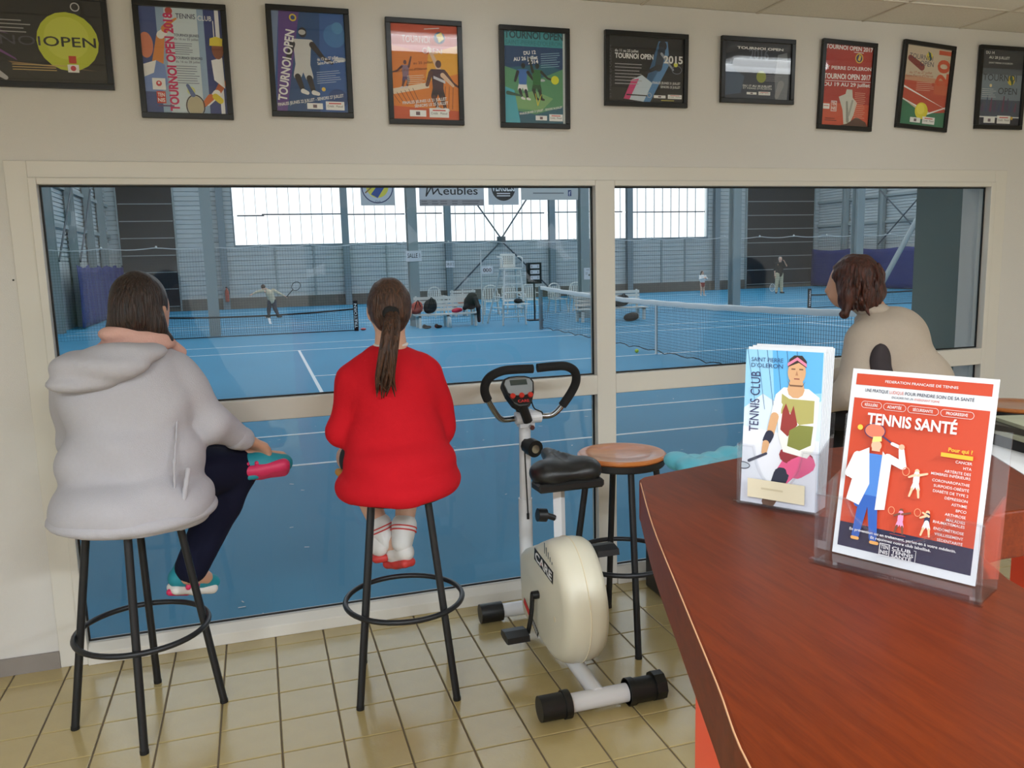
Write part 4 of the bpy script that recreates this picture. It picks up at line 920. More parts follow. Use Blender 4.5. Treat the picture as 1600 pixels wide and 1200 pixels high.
p.part('stripe', [('c', (0.295, -0.60, 0.815), 0.016, (0.275, -0.42, 0.80), 0.016)], 'gold_cloth', 0.008, 0.01, parent=sh_)
T = [('e', (0.475, -0.56, 1.10), (0.168, 0.125, 0.19)), ('e', (0.475, -0.575, 0.95), (0.182, 0.145, 0.18)), ('e', (0.482, -0.60, 0.86), (0.205, 0.19, 0.12)), ('e', (0.475, -0.597, 0.785), (0.230, 0.226, 0.10)), ('c', (0.375, -0.55, 1.205), 0.058, (0.575, -0.55, 1.205), 0.058), ('e', (0.475, -0.555, 1.245), (0.095, 0.072, 0.045)),
     ('c', (0.345, -0.55, 1.175), 0.066, (0.292, -0.52, 0.98), 0.062), ('c', (0.292, -0.52, 0.98), 0.060, (0.36, -0.32, 0.92), 0.045), ('c', (0.605, -0.55, 1.175), 0.066, (0.655, -0.52, 0.96), 0.062), ('c', (0.655, -0.52, 0.96), 0.060, (0.59, -0.32, 0.91), 0.045), plane_cut(0.752, (0.475, -0.58))]
rj = p.part('sports_top', T, 'red_jersey', 0.010, 0.022, lambda X, Y, Z: 0.004*np.sin(X*16+Y*8+Z*20+1+1.5*np.sin(Z*9+X*5))+0.003*np.sin(Z*26+X*22+np.sin(X*14)))
p.part('collar', [('e', (0.475, -0.558, 1.288), (0.068, 0.060, 0.014))], 'white_cloth', 0.007, 0.01)
hr = p.part('hair', [('e', (0.477, -0.558, 1.432), (0.080, 0.096, 0.100)), ('e', (0.475, -0.60, 1.40), (0.066, 0.05, 0.07)), ('-e', (0.485, -0.43, 1.39), (0.075, 0.08, 0.11))], 'hair_brown', 0.007, 0.012, lambda X, Y, Z: 0.0015*np.sin(150*X+10*np.sin(20*Z)))
pt = MB(); rp_ = random.Random(4)
for i in range(26):
    ox, oy = rp_.uniform(-1, 1), rp_.uniform(-1, 1); e_ = rp_.uniform(0.75, 1.0)
    pts = bez([(0.470+0.012*ox, -0.650+0.008*oy, 1.408), (0.458+0.022*ox, -0.700+0.016*oy, 1.365), (0.438+0.026*ox, -0.728+0.016*oy, 1.28), (0.424+0.030*ox-0.01*(i % 5 == 0), -0.722+0.012*oy, 1.28-0.10*e_), (0.412+0.020*ox+0.03*(i % 6 == 0), -0.712+0.01*oy, 1.28-0.165*e_)], 5)
    n_ = len(pts); pt.tube(pts, [0.0095*(1-(k/(n_-1))**2.2)+0.001 for k in range(n_)], 7)
p.mb('ponytail', pt, 'hair_brown', parent=hr)
p.part('hair_tie', [('e', (0.468, -0.648, 1.408), (0.032, 0.018, 0.028))], 'black_cloth', 0.006, 0.01, parent=hr)
for q, an, kn in (('l', (0.455, -0.30, 0.47), (0.345, -0.20, 0.80)), ('r', (0.515, -0.36, 0.475), (0.60, -0.20, 0.80))):
    a = lerp(an, kn, -0.02); b = lerp(an, kn, 0.17); so = p.part('sock', [('c', a, 0.043, b, 0.052), plane_cut(-5)], 'white_cloth', 0.008, 0.01)
    for t in (0.10, 0.14):
        c0 = lerp(an, kn, t); d = V3(*kn)-V3(*an); d /= np.linalg.norm(d); p.mb('sock_band', MB().tube([tuple(c0), tuple(c0+d*0.005)], 0.0535, 20), 'shoe_red', parent=so)
shoe(p, (0.425, -0.36, 0.41), (0.44, -0.16, 0.375), (0, 0.2, 1), 'shoe_white', 'shoe_red', 0.92)
shoe(p, (0.545, -0.42, 0.405), (0.455, -0.26, 0.355), (-0.1, 0.3, 0.9), 'shoe_white', 'shoe_red', 0.95)

# --- woman in the grey jacket by the window
p = Person((2.82, -0.55, 0.0), 'auburn haired woman in a grey jacket leaning towards the window behind the leaflets')
p.seat = (2.86, -0.58)
J = dict(head=(2.615, -0.40, 1.445), face=(-0.75, 0.62, -0.15), neck=(2.68, -0.46, 1.32), chest=(2.76, -0.52, 1.10), pelvis=(2.86, -0.58, 0.88),
         shl=(2.58, -0.53, 1.19), ell=(2.50, -0.58, 0.96), wrl=(2.47, -0.36, 0.90), shr=(2.86, -0.42, 1.20), elr=(2.92, -0.22, 1.0), wrr=(2.70, -0.10, 0.95),
         hipl=(2.78, -0.58, 0.86), knl=(2.50, -0.28, 0.83), anl=(2.55, -0.25, 0.42), tol=(2.45, -0.16, 0.38), hipr=(2.92, -0.52, 0.86), knr=(2.72, -0.14, 0.83), anr=(2.75, -0.16, 0.42), tor=(2.66, -0.07, 0.38))
p.part('body', body_prims(J), 'skin', 0.012)
eyes(p, J['head'], J['face'])
p.part('trousers', trouser_prims(J, 1.0, 0.016), 'black_cloth', 0.014)
T = [('e', (2.75, -0.52, 1.12), (0.20, 0.155, 0.21), 0.25), ('e', (2.82, -0.56, 0.96), (0.215, 0.17, 0.20), 0.25), ('e', (2.86, -0.58, 0.86), (0.20, 0.17, 0.10), 0.25), ('c', (2.60, -0.54, 1.195), 0.085, (2.86, -0.44, 1.205), 0.09), ('e', (2.69, -0.47, 1.275), (0.09, 0.075, 0.05)),
     ('c', (2.57, -0.54, 1.18), 0.082, (2.50, -0.58, 0.97), 0.070), ('c', (2.50, -0.58, 0.97), 0.070, (2.47, -0.40, 0.90), 0.052), ('c', (2.86, -0.43, 1.18), 0.088, (2.92, -0.24, 1.0), 0.072), ('c', (2.92, -0.24, 1.0), 0.07, (2.74, -0.13, 0.95), 0.05)]
jk = p.part('jacket', T, 'jacket_grey', 0.010, 0.035, fold(0.004, 18, 14, 16, 2.0))
p.part('collar', [('e', (2.675, -0.468, 1.318), (0.078, 0.074, 0.036)), ('-e', (2.66, -0.45, 1.36), (0.066, 0.06, 0.05))], 'jacket_grey', 0.007, 0.01, parent=jk)
p.part('side_panel', [('e', (2.585, -0.632, 1.10), (0.060, 0.040, 0.085), 0.3), ('e', (2.590, -0.655, 0.98), (0.055, 0.048, 0.12), 0.3)], 'jacket_dark', 0.008, 0.02, parent=jk)
p.part('hair', [('e', (2.625, -0.415, 1.462), (0.112, 0.104, 0.108), 2.45), ('e', (2.66, -0.455, 1.40), (0.085, 0.075, 0.075)), ('e', (2.555, -0.455, 1.39), (0.05, 0.045, 0.075)), ('c', (2.55, -0.47, 1.36), 0.03, (2.525, -0.475, 1.30), 0.014), ('c', (2.525, -0.475, 1.30), 0.013, (2.50, -0.47, 1.305), 0.006), ('e', (2.63, -0.49, 1.37), (0.06, 0.04, 0.06)), ('-e', (2.53, -0.32, 1.42), (0.075, 0.075, 0.11))], 'hair_auburn', 0.007, 0.018, lambda X, Y, Z: 0.005*np.sin(75*X+30*Z+20*Y)*np.sin(55*Y+45*Z))
st = MB(); rp_ = random.Random(8)
for i in range(46):
    a = rp_.uniform(-2.6, 0.9); r_ = 0.095+0.015*rp_.random(); z0 = 1.40+0.10*rp_.random()
    x0, y0 = 2.628+r_*math.cos(a), -0.418+r_*math.sin(a); L_ = 0.05+0.05*rp_.random()
    pts = bez([(x0-0.02*math.cos(a), y0-0.02*math.sin(a), z0+0.03), (x0+0.004*math.cos(a), y0+0.004*math.sin(a), z0-0.02), (x0-0.006*math.cos(a), y0-0.006*math.sin(a), z0-L_), (x0+0.012*math.cos(a+0.5), y0+0.012*math.sin(a+0.5), z0-L_-0.03)], 5)
    n_ = len(pts); st.tube(pts, [0.010*math.sin(PI*(0.12+0.86*k/(n_-1)))+0.0012 for k in range(n_)], 6)
p.mb('curls', st, 'hair_auburn')
shoe(p, (2.57, -0.27, 0.375), (2.42, -0.13, 0.345), (0, 0, 1), 'black_cloth', 'shoe_white'); shoe(p, (2.77, -0.18, 0.375), (2.63, -0.03, 0.345), (0, 0, 1), 'black_cloth', 'shoe_white')

# --- players on the far court
def far_person(base, J, label, top, trous, hair, s, skirt=False, shoes='white_cloth', legend=1.0, h=0.022):
    p = Person(base, label); p.part('body', body_prims(J, s), 'skin_light', h*0.8, 0.02)
    T = [('c', lerp(J['neck'], J['chest'], 0.3), 0.10*s, J['chest'], 0.165*s), ('c', J['chest'], 0.165*s, J['pelvis'], 0.155*s)]
    for q in 'lr':
        T += [('c', J['sh'+q], 0.075*s, J['el'+q], 0.058*s)]
        if legend: T += [('c', J['el'+q], 0.058*s, lerp(J['el'+q], J['wr'+q], 0.9), 0.042*s)]
    p.part('top', T, top, h, 0.03)
    p.part('trousers', trouser_prims(J, s, 0.018*s, 1.0 if not skirt else 0.0), trous, h, 0.03) if not skirt else p.part('shorts', [('c', J['pelvis'], 0.15*s, lerp(J['pelvis'], J['knl'], 0.45), 0.11*s), ('c', J['pelvis'], 0.15*s, lerp(J['pelvis'], J['knr'], 0.45), 0.11*s)], trous, h, 0.03)
    hc = V3(*J['head']); f = V3(*J['face']); f /= np.linalg.norm(f)
    p.part('hair', [('e', hc-f*0.02*s+V3(0, 0, 0.02)*s, (0.095*s, 0.088*s, 0.10*s)), ('-e', hc+f*0.11*s-V3(0, 0, 0.02)*s, (0.085*s, 0.085*s, 0.10*s))] + ([('c', hc-f*0.1*s, 0.035*s, hc-f*0.14*s-V3(0, 0, 0.2)*s, 0.02*s)] if skirt else []), hair, h*0.7, 0.02)
    for q in 'lr':
        a = V3(*J['an'+q]); t = V3(*J['to'+q]); d = t-a; d[2] = 0; d /= np.linalg.norm(d); g = a.copy(); 
        p.part('shoe', [('c', a-d*0.05*s+V3(0, 0, -0.04)*s, 0.042*s, a+d*0.14*s+V3(0, 0, -0.05)*s, 0.036*s), ('c', a, 0.045*s, a-V3(0, 0, 0.04)*s, 0.045*s)], shoes, h*0.7, 0.02)
    return p
G = HZ
x, y = 0.52, 25.6
J = dict(head=(x-0.24, y-0.02, G+1.06), face=(-0.3, 0.9, -0.3), neck=(x-0.14, y, G+0.98), chest=(x-0.04, y, G+0.82), pelvis=(x+0.03, y, G+0.60), shl=(x-0.26, y-0.05, G+0.94), ell=(x-0.46, y-0.05, G+0.90), wrl=(x-0.60, y-0.08, G+0.84),
         shr=(x+0.08, y, G+0.95), elr=(x+0.26, y, G+0.84), wrr=(x+0.44, y, G+0.74), hipl=(x-0.05, y, G+0.56), knl=(x-0.10, y+0.05, G+0.30), anl=(x-0.12, y, G+0.08), tol=(x-0.22, y+0.1, G+0.03), hipr=(x+0.08, y, G+0.56), knr=(x+0.10, y-0.02, G+0.32), anr=(x+0.20, y-0.05, G+0.08), tor=(x+0.30, y, G+0.03))
far_person((x, y, G), J, 'man in a cream jumper and dark jeans lunging on the far court', 'cream_cloth', 'jeans', 'hair_brown', 0.80, shoes='bag_black')
racket('tennis_racket', (x+0.50, y-0.02, G+0.70), (0.3, 0.75, 0.0), 'dark tennis racket held by the lunging man in the cream jumper')
x, y = 21.95, 27.3
J = dict(head=(x+0.03, y, G+1.50), face=(-0.3, -1, 0.0), neck=(x+0.03, y, G+1.36), chest=(x+0.02, y, G+1.16), pelvis=(x, y, G+0.86), shl=(x-0.17, y, G+1.30), ell=(x-0.26, y-0.02, G+1.04), wrl=(x-0.27, y-0.06, G+0.80),
         shr=(x+0.2, y, G+1.30), elr=(x+0.28, y-0.16, G+1.16), wrr=(x+0.11, y-0.20, G+1.38), hipl=(x-0.09, y, G+0.84), knl=(x-0.12, y, G+0.45), anl=(x-0.14, y, G+0.09), tol=(x-0.22, y-0.1, G+0.04), hipr=(x+0.09, y, G+0.84), knr=(x+0.11, y, G+0.45), anr=(x+0.13, y, G+0.09), tor=(x+0.16, y-0.12, G+0.04))
far_person((x, y, G), J, 'grey haired man in a black top and beige trousers with one hand at his face', 'black_cloth', 'beige_cloth', 'hair_grey', 0.92, legend=0, shoes='bag_black')
racket('tennis_racket', (x-0.28, y-0.08, G+0.78), (0.1, PI+0.3, 0.0), 'pale tennis racket hanging from the hand of the man in beige trousers', 'net_tape')
x, y = 18.44, 27.8
J = dict(head=(x, y, G+1.02), face=(0.6, -0.8, 0.0), neck=(x, y, G+0.92), chest=(x, y, G+0.78), pelvis=(x, y, G+0.58), shl=(x-0.12, y, G+0.87), ell=(x-0.18, y-0.1, G+0.74), wrl=(x-0.04, y-0.22, G+0.80), shr=(x+0.12, y, G+0.87), elr=(x+0.18, y-0.08, G+0.74), wrr=(x+0.02, y-0.22, G+0.78),
         hipl=(x-0.06, y, G+0.55), knl=(x-0.06, y-0.02, G+0.30), anl=(x-0.07, y, G+0.07), tol=(x-0.1, y-0.1, G+0.03), hipr=(x+0.06, y, G+0.55), knr=(x+0.07, y, G+0.30), anr=(x+0.08, y, G+0.07), tor=(x+0.13, y-0.1, G+0.03))
far_person((x, y, G), J, 'girl in a white top and shorts standing on the far court', 'white_cloth', 'bag_red', 'hair_brown', 0.66, True)
# ================================================================ FURNITURE AND THINGS IN THE ROOM
def stool(x, y, rz, label, H=0.785):
    s = tag(empty('bar_stool', (x, y, 0), rz), label, 'stool')
    MB().lathe([(0, -0.022), (0.172, -0.022), (0.182, -0.014), (0.183, -0.006), (0.176, 0.0), (0.125, 0.0), (0.118, -0.004), (0.06, -0.007), (0, -0.008)], (0, 0, H), 40).build('seat', 'stool_wood', s, True, angle=0.6)
    MB().lathe([(0.150, -0.05), (0.172, -0.05), (0.176, -0.045), (0.176, -0.022), (0.150, -0.022)], (0, 0, H), 40).build('seat_rim', 'stool_metal', s, True, angle=0.6)
    for k in range(4):
        a = PI/2*k; c, q = math.cos(a), math.sin(a)
        MB().tube(bez([(c*0.140, q*0.140, H-0.03), (c*0.152, q*0.152, H-0.12), (c*0.245, q*0.245, 0.012)], 5), 0.0135, 14).build('leg', 'stool_metal', s, True, angle=0.8)
        MB().tube([(c*0.2452, q*0.2452, 0.013), (c*0.246, q*0.246, 0.0)], 0.0145, 12).build('foot_cap', 'black_rubber', s)
    R_ = 0.218; MB().tube([(R_*math.cos(2*PI*i/48), R_*math.sin(2*PI*i/48), 0.335) for i in range(48)], 0.010, 10, closed=True).build('foot_ring', 'stool_metal', s, True)
    return s
stool(-0.44, -0.52, 0.02, 'dark metal bar stool under the woman in the pale hoodie')
stool(0.475, -0.595, PI/4-0.16, 'dark metal bar stool under the girl in red')
stool(1.418, -0.50, -1.75, 'empty bar stool with glossy orange wooden seat behind the exercise bike')
stool(2.86, -0.58, 0.5, 'bar stool under the woman in the grey jacket')
stool(3.72, -0.34, 0.3, 'empty bar stool beyond the orange flyer, against the wall')
stool(1.71, -1.0, 0.4, 'bar stool behind the counter carrying the turquoise jacket')

# --- exercise bike (faces the window)
BX = 1.075
bk = tag(empty('exercise_bike', (BX, -0.6, 0)), 'cream and white exercise bike with black saddle and looped handlebar', 'exercise bike')
def B(*p): return (p[0]-BX, p[1]+0.6, p[2])
def bpart(name, b, m, smooth=True, parent=None, angle=0.7): return b.build(name, m, parent or bk, smooth, angle=angle)
b = MB(); b.tube([B(0.955, -1.03, 0.045), B(1.195, -1.03, 0.045)], 0.033, 20); rear = bpart('rear_foot_tube', b, 'bike_white')
for a, c in ((0.855, 0.965), (1.185, 1.30)):
    bpart('end_cap', MB().tube([B(a, -1.03, 0.045), B(c, -1.03, 0.045)], 0.044, 20).tube([B(a+0.085 if a < 1 else a, -1.03, 0.045), B(a+0.11 if a < 1 else a+0.025, -1.03, 0.045)], 0.049, 20), 'bike_black', parent=rear)
bpart('end_knob', MB().tube([B(1.285, -1.03, 0.05), B(1.325, -1.03, 0.05)], 0.052, 10), 'bike_black', False, parent=rear)
fr_ = bpart('front_foot_tube', MB().tube([B(0.93, -0.215, 0.045), B(1.24, -0.215, 0.045)], 0.031, 20), 'bike_white')
for a, c in ((0.865, 0.965), (1.20, 1.30)): bpart('end_cap', MB().tube([B(a, -0.215, 0.045), B(c, -0.215, 0.045)], 0.042, 20), 'bike_black', parent=fr_)
bpart('base_beam', MB().tube(bez([B(BX, -1.03, 0.055), B(BX, -0.8, 0.07), B(BX, -0.5, 0.07), B(BX, -0.33, 0.085), B(BX, -0.265, 0.16), B(BX, -0.25, 0.30), B(BX, -0.25, 0.52)], 6), 0.030, 16), 'bike_white')
bpart('handlebar_post', MB().tube([B(BX, -0.25, 0.48), B(BX+0.003, -0.262, 0.92)], 0.0255, 18), 'bike_white')
bpart('post_sleeve', MB().tube([B(BX, -0.25, 0.30), B(BX, -0.252, 0.56)], 0.030, 18), 'bike_white')
bpart('clamp', MB().tube([B(BX-0.05, -0.30, 0.925), B(BX+0.06, -0.30, 0.925)], 0.027, 14).box(*[q for pr in ((BX-0.03-BX, BX+0.035-BX), (-0.30+0.6, -0.25+0.6), (0.88, 0.95)) for q in pr]), 'bike_white', False)
bpart('clamp_bolt', MB().tube([B(BX+0.012, -0.315, 0.885), B(BX+0.012, -0.335, 0.885)], 0.011, 8), 'chrome')
HBR = [(1.135, -0.30, 0.925), (1.19, -0.31, 0.93), (1.235, -0.335, 0.985), (1.272, -0.36, 1.06), (1.262, -0.385, 1.115), (1.215, -0.41, 1.145), (1.155, -0.42, 1.15), (1.085, -0.42, 1.148)]
for s in (1, -1):
    pts = bez([B(1.075+s*(q[0]-1.075), q[1], q[2]+(0.0 if s > 0 else -0.002)) for q in HBR], 8)
    n = len(pts); k = int(n*(0.26 if s > 0 else 0.36))
    hb = bpart('handlebar', MB().tube([B(BX, -0.30, 0.925)]+pts[:k+2], 0.0125, 12), 'chrome')
    bpart('foam_grip', MB().tube(pts[k:], 0.0185, 14), 'foam_black', parent=hb)
# console: rounded shield tilted to the rider
cs = empty('console', B(1.03, -0.345, 1.035)); cs.parent = bk; cs.rotation_euler = (math.radians(-38), 0, 0)
prof = [(-0.070, 0.045), (-0.060, 0.066), (-0.035, 0.076), (0.0, 0.078), (0.035, 0.076), (0.060, 0.066), (0.070, 0.045), (0.060, -0.005), (0.040, -0.050), (0.020, -0.066), (-0.020, -0.066), (-0.040, -0.050), (-0.060, -0.005)][::-1]
MB().prism(prof, 1, -0.018, 0.025).build('case', 'bike_black', cs, bevel=0.006)
MB().prism([(x*0.88, z*0.88 if z > 0 else z*0.25) for x, z in prof], 1, -0.021, -0.015).build('face_plate', 'console_grey', cs, bevel=0.002)
MB().box(-0.036, 0.036, -0.024, -0.02, 0.030, 0.054).build('display', 'lcd', cs)
for x in (-0.038, 0.0, 0.038): MB().tube([(x, -0.017, -0.020), (x, -0.027, -0.020)], 0.011, 14).build('button', 'red_button', cs)
P = Print(0.08, 0.02); P.text('CARE', 0.5, 0.1, 0.6, (200, 50, 50), align='c', fit=0.6, bold=0.02); o = P.let.build('lettering', P.lm, cs); o.location = (-0.036, -0.0186, -0.052)
MB().tube([(0, 0.0, -0.05), (0.03, 0.06, -0.10)], 0.02, 12).build('neck', 'bike_black', cs)
bpart('console_neck', MB().tube([B(1.06, -0.285, 0.93), B(1.045, -0.31, 1.0)], 0.024, 14), 'bike_black')
bpart('cable', MB().tube(bez([B(1.085, -0.335, 1.0), B(1.10, -0.33, 0.965), B(1.135, -0.325, 0.945), B(1.13, -0.31, 0.92)], 6), 0.003, 6), 'black_rubber')
kn = bpart('tension_knob', MB().tube([B(BX+0.0, -0.28, 0.80), B(BX+0.01, -0.305, 0.80)], 0.030, 10).tube([B(BX+0.01, -0.305, 0.80), B(BX+0.02, -0.345, 0.795)], 0.037, 20), 'bike_black', True)
bpart('knob_disc', MB().tube([B(BX+0.02, -0.345, 0.795), B(BX+0.0205, -0.348, 0.795)], 0.018, 16), 'chrome', parent=kn)
bpart('tension_cable', MB().tube(bez([B(BX-0.008, -0.283, 0.775), B(BX-0.005, -0.286, 0.65), B(BX, -0.285, 0.50)], 6), 0.003, 6).tube([B(BX, -0.285, 0.50), B(BX, -0.285, 0.475)], 0.006, 8), 'black_rubber')
# shell
def shell_pts():
    return [(-0.40, 0.13), (-0.385, 0.20), (-0.385, 0.33), (-0.40, 0.385), (-0.46, 0.42), (-0.56, 0.465), (-0.66, 0.515), (-0.74, 0.545), (-0.81, 0.545), (-0.88, 0.505), (-0.94, 0.43), (-0.975, 0.34), (-0.975, 0.25), (-0.94, 0.165), (-0.88, 0.105), (-0.80, 0.08), (-0.70, 0.085), (-0.55, 0.10), (-0.45, 0.105)]
def dense(pts, n=5):
    q = pts+pts[:1]; out = []; N = len(pts)
    for i in range(N):
        a, b_, c, d = [Vector(pts[(i+k) % N]) for k in (-1, 0, 1, 2)]
        for k in range(n):
            t = k/n; out.append(0.5*((2*b_)+(c-a)*t+(2*a-5*b_+4*c-d)*t*t+(3*b_-a-3*c+d)*t**3))
    return out
sp = dense(shell_pts(), 4); cy, cz = -0.70, 0.30
m = MB(); N = len(sp); sec = []
for (x, sc_) in ((-0.088, 0.0), (-0.088, 0.80), (-0.080, 0.90), (-0.060, 0.965), (-0.03, 0.995), (0.0, 1.0), (0.03, 0.995), (0.060, 0.965), (0.080, 0.90), (0.088, 0.80), (0.088, 0.0)):
    sec.append([B(BX+x, cy+(q[0]-cy)*sc_, cz+(q[1]-cz)*sc_) for q in sp])
vs = [v for s_ in sec for v in s_]; fs = []
for i in range(len(sec)-1):
    for j in range(N): fs.append((i*N+j, i*N+(j+1) % N, (i+1)*N+(j+1) % N, (i+1)*N+j))
shell = bpart('flywheel_shell', m.add(vs, fs), 'bike_cream', True, angle=0.9)
bpart('shell_seam', MB().tube([B(BX, cy+(q[0]-cy)*1.002, cz+(q[1]-cz)*1.002) for q in sp], 0.0025, 6, closed=True), 'label_cream', parent=shell)
# decals on the left face: local sheet x -> -y (towards the rear), z up, front -> -x
def decal(y0, z0, w_, h_, rot, draw, bgc):
    d = empty('decal', B(BX-0.0885, y0, z0)); d.parent = shell; d.rotation_euler = (0, rot, -PI/2)
    MB().box(0, w_, -0.0004, 0, 0, h_).build('label_sheet', ink(bgc), d); P = Print(w_, h_); draw(P)
    if P.am: o = P.art.build('artwork', P.am, d); o.location = (0, -0.0005, 0)
    if P.lm: o = P.let.build('lettering', P.lm, d); o.location = (0, -0.0005, 0)
decal(-0.62, 0.425, 0.21, 0.05, 0.12, lambda P: (P.text('CARE', 0.5, 0.16, 0.66, (235, 235, 235), align='c', fit=0.88, bold=0.03), P.text('A', 0.385, 0.22, 0.3, (210, 60, 50), align='c')), (18, 18, 20))
decal(-0.47, 0.185, 0.19, 0.028, 0.42, lambda P: (P.rect(0, 0, 0.40, 1, (206, 40, 40)), [P.rect(0.44+0.065*i, 0.2, 0.485+0.065*i, 0.8, (225, 225, 225)) for i in range(8)]), (18, 18, 20))
for k in range(5): bpart('vent_slot', MB().box(-0.0892, -0.0878, -0.145-k*0.020, -0.141-k*0.020, 0.49-k*0.004, 0.532-k*0.012), 'steel_dark', False, parent=shell)
bpart('shell_screw', MB().tube([B(BX-0.085, -0.84, 0.27), B(BX-0.0895, -0.84, 0.27)], 0.010, 12), 'label_cream', parent=shell)
bpart('seat_tube', MB().tube([B(BX+0.005, -0.66, 0.50), B(BX+0.005, -0.655, 0.745)], 0.024, 4), 'bike_white', False)
bpart('seat_knob', MB().tube([B(BX-0.015, -0.66, 0.595), B(BX-0.05, -0.66, 0.61)], 0.012, 10).tube([B(BX-0.05, -0.66, 0.61), B(BX-0.085, -0.66, 0.615)], 0.026, 12), 'bike_black')
sd_ = sdf_obj('saddle', [('e', B(BX, -0.735, 0.80), (0.125, 0.085, 0.042)), ('e', B(BX-0.075, -0.75, 0.80), (0.06, 0.07, 0.045)), ('e', B(BX+0.075, -0.75, 0.80), (0.06, 0.07, 0.045)), ('c', B(BX, -0.68, 0.81), 0.05, B(BX, -0.545, 0.822), 0.026), ('-e', B(BX, -0.70, 0.885), (0.03, 0.15, 0.05)), ('-e', B(BX, -0.72, -0.24), (1, 1, 1.0))], 'vinyl_black', bk, 0.007, 0.035)
bpart('saddle_base', MB().prism([(-0.128, -0.215), (0.128, -0.215), (0.132, -0.13), (0.05, -0.02), (0.028, 0.05), (-0.028, 0.05), (-0.05, -0.02), (-0.132, -0.13)], 2, 0.742, 0.775), 'bike_black', False).modifiers.new('bevel', 'BEVEL').width = 0.008
for s, zz, yy, zp in ((-1, 0.295, -0.64, 0.135), (1, 0.295, -0.68, 0.45)):
    ck = bpart('crank', MB().tube([B(BX+s*0.085, -0.66, 0.295), B(BX+s*0.115, -0.66, 0.295)], 0.016, 12).tube(bez([B(BX+s*0.112, -0.66, 0.305), B(BX+s*0.116, (-0.66+yy)/2, (0.295+zp)/2), B(BX+s*0.128, yy, zp)], 5), 0.0095, 8), 'bike_black')
    pd = MB().prism([(-0.05+0.6+yy, -0.012), (-0.03+0.6+yy, -0.018), (0.03+0.6+yy, -0.018), (0.05+0.6+yy, -0.012), (0.045+0.6+yy, 0.010), (0.0+0.6+yy, 0.018), (-0.045+0.6+yy, 0.010)], 0, min(s*0.135, s*0.225), max(s*0.135, s*0.225))
    pd.v = [(a, b_, c+zp) for a, b_, c in pd.v]; bpart('pedal', pd, 'bike_black', False, parent=ck)

# --- bar counter
CZ = 1.235; TH = 0.066
def bez2(p, n=6): return [(q.x, q.y) for q in bez([(a, b_, 0) for a, b_ in p], n)]
left = bez2([(0.27, -3.75), (0.275, -3.45), (0.288, -3.22), (0.317, -3.069), (0.355, -2.964), (0.413, -2.801), (0.489, -2.590), (0.566, -2.399)], 5)
top_poly = left + [(0.572, -2.382), (0.585, -2.370), (0.806, -2.315), (1.0, -2.322), (1.36, -2.352), (2.3, -2.40), (2.3, -2.74), (0.94, -2.712), (0.86, -2.725), (0.80, -2.79), (0.755, -2.88), (0.70, -3.1), (0.66, -3.75)]
top_poly = top_poly[::-1]
ct = tag(empty('bar_counter', (0.8, -2.9, 0)), 'reddish brown wooden bar counter with curved edge and orange base', 'counter')
def C_(poly): return [(a-0.8, b_+2.9) for a, b_ in poly]
MB().prism(C_(top_poly), 2, CZ-TH, CZ).build('counter_top', 'counter_wood', ct, bevel=0.003)
MB().tube([(a-0.8, b_+2.9, CZ-0.0006) for a, b_ in left], 0.0008, 6).build('edge_strip', mat('edge_wood', (196, 150, 112), 0.5), ct)
MB().prism(C_([(0.405, -2.845), (0.345, -3.03), (0.31, -3.25), (0.30, -3.75), (0.62, -3.75), (0.66, -3.1), (0.70, -2.845)]), 2, 0, CZ-TH).build('base_panel', 'orange_panel', ct)
MB().prism(C_([(1.3, -2.68), (2.28, -2.70), (2.28, -2.45), (1.3, -2.42)]), 2, 0, CZ-TH).build('base_panel', 'orange_panel', ct)
dk = tag(empty('grey_desk', (1.5, -3.1, 0)), 'light grey work desk behind the bar counter', 'desk')
MB().box(-0.55, 0.7, -0.5, 0.34, 0.86, 0.90).build('desk_top', 'grey_desk', dk)
for x, y in ((-0.5, -0.45), (0.65, -0.45), (-0.5, 0.29), (0.65, 0.29)): MB().box(x-0.02, x+0.02, y-0.02, y+0.02, 0, 0.86).build('leg', 'steel', dk)
# magazines and papers on the far arm of the counter
mg = random.Random(9)
for k, (x, y, z, w_, h_, t, rz, m, lab) in enumerate(((1.10, -2.62, CZ, 0.21, 0.297, 0.0012, -0.5, 'white_print', 'white printed sheet with black lettering lying under the magazines'), (1.22, -2.60, CZ+0.0015, 0.30, 0.21, 0.020, -0.12, 'bag_black', 'closed black folder under the loose magazines on the counter'),
        (1.20, -2.60, CZ+0.022, 0.28, 0.20, 0.007, -0.22, 'magazine', 'olive covered magazine lying on the black folder'), (1.24, -2.59, CZ+0.0295, 0.27, 0.20, 0.010, 0.02, 'magazine_dark', 'dark covered magazine in the middle of the pile'), (1.21, -2.57, CZ+0.040, 0.28, 0.19, 0.006, -0.3, 'magazine', 'topmost olive magazine of the pile, turned askew'))):
    o = MB().box(0, w_, 0, h_, 0, t).build('magazine' if k > 1 else ('folder' if k == 1 else 'paper_sheet'), m); o.location = (x, y, z); o.rotation_euler = (0, 0, rz); tag(o, lab, 'magazine' if k > 1 else ('folder' if k == 1 else 'paper'))
    if k == 0:
        for i in range(7): MB().box(0.006+i*0.028, 0.022+i*0.028, 0.01+0.004*(i % 2), 0.045, t, t+0.0003).build('print_mark', 'black_cloth', o)

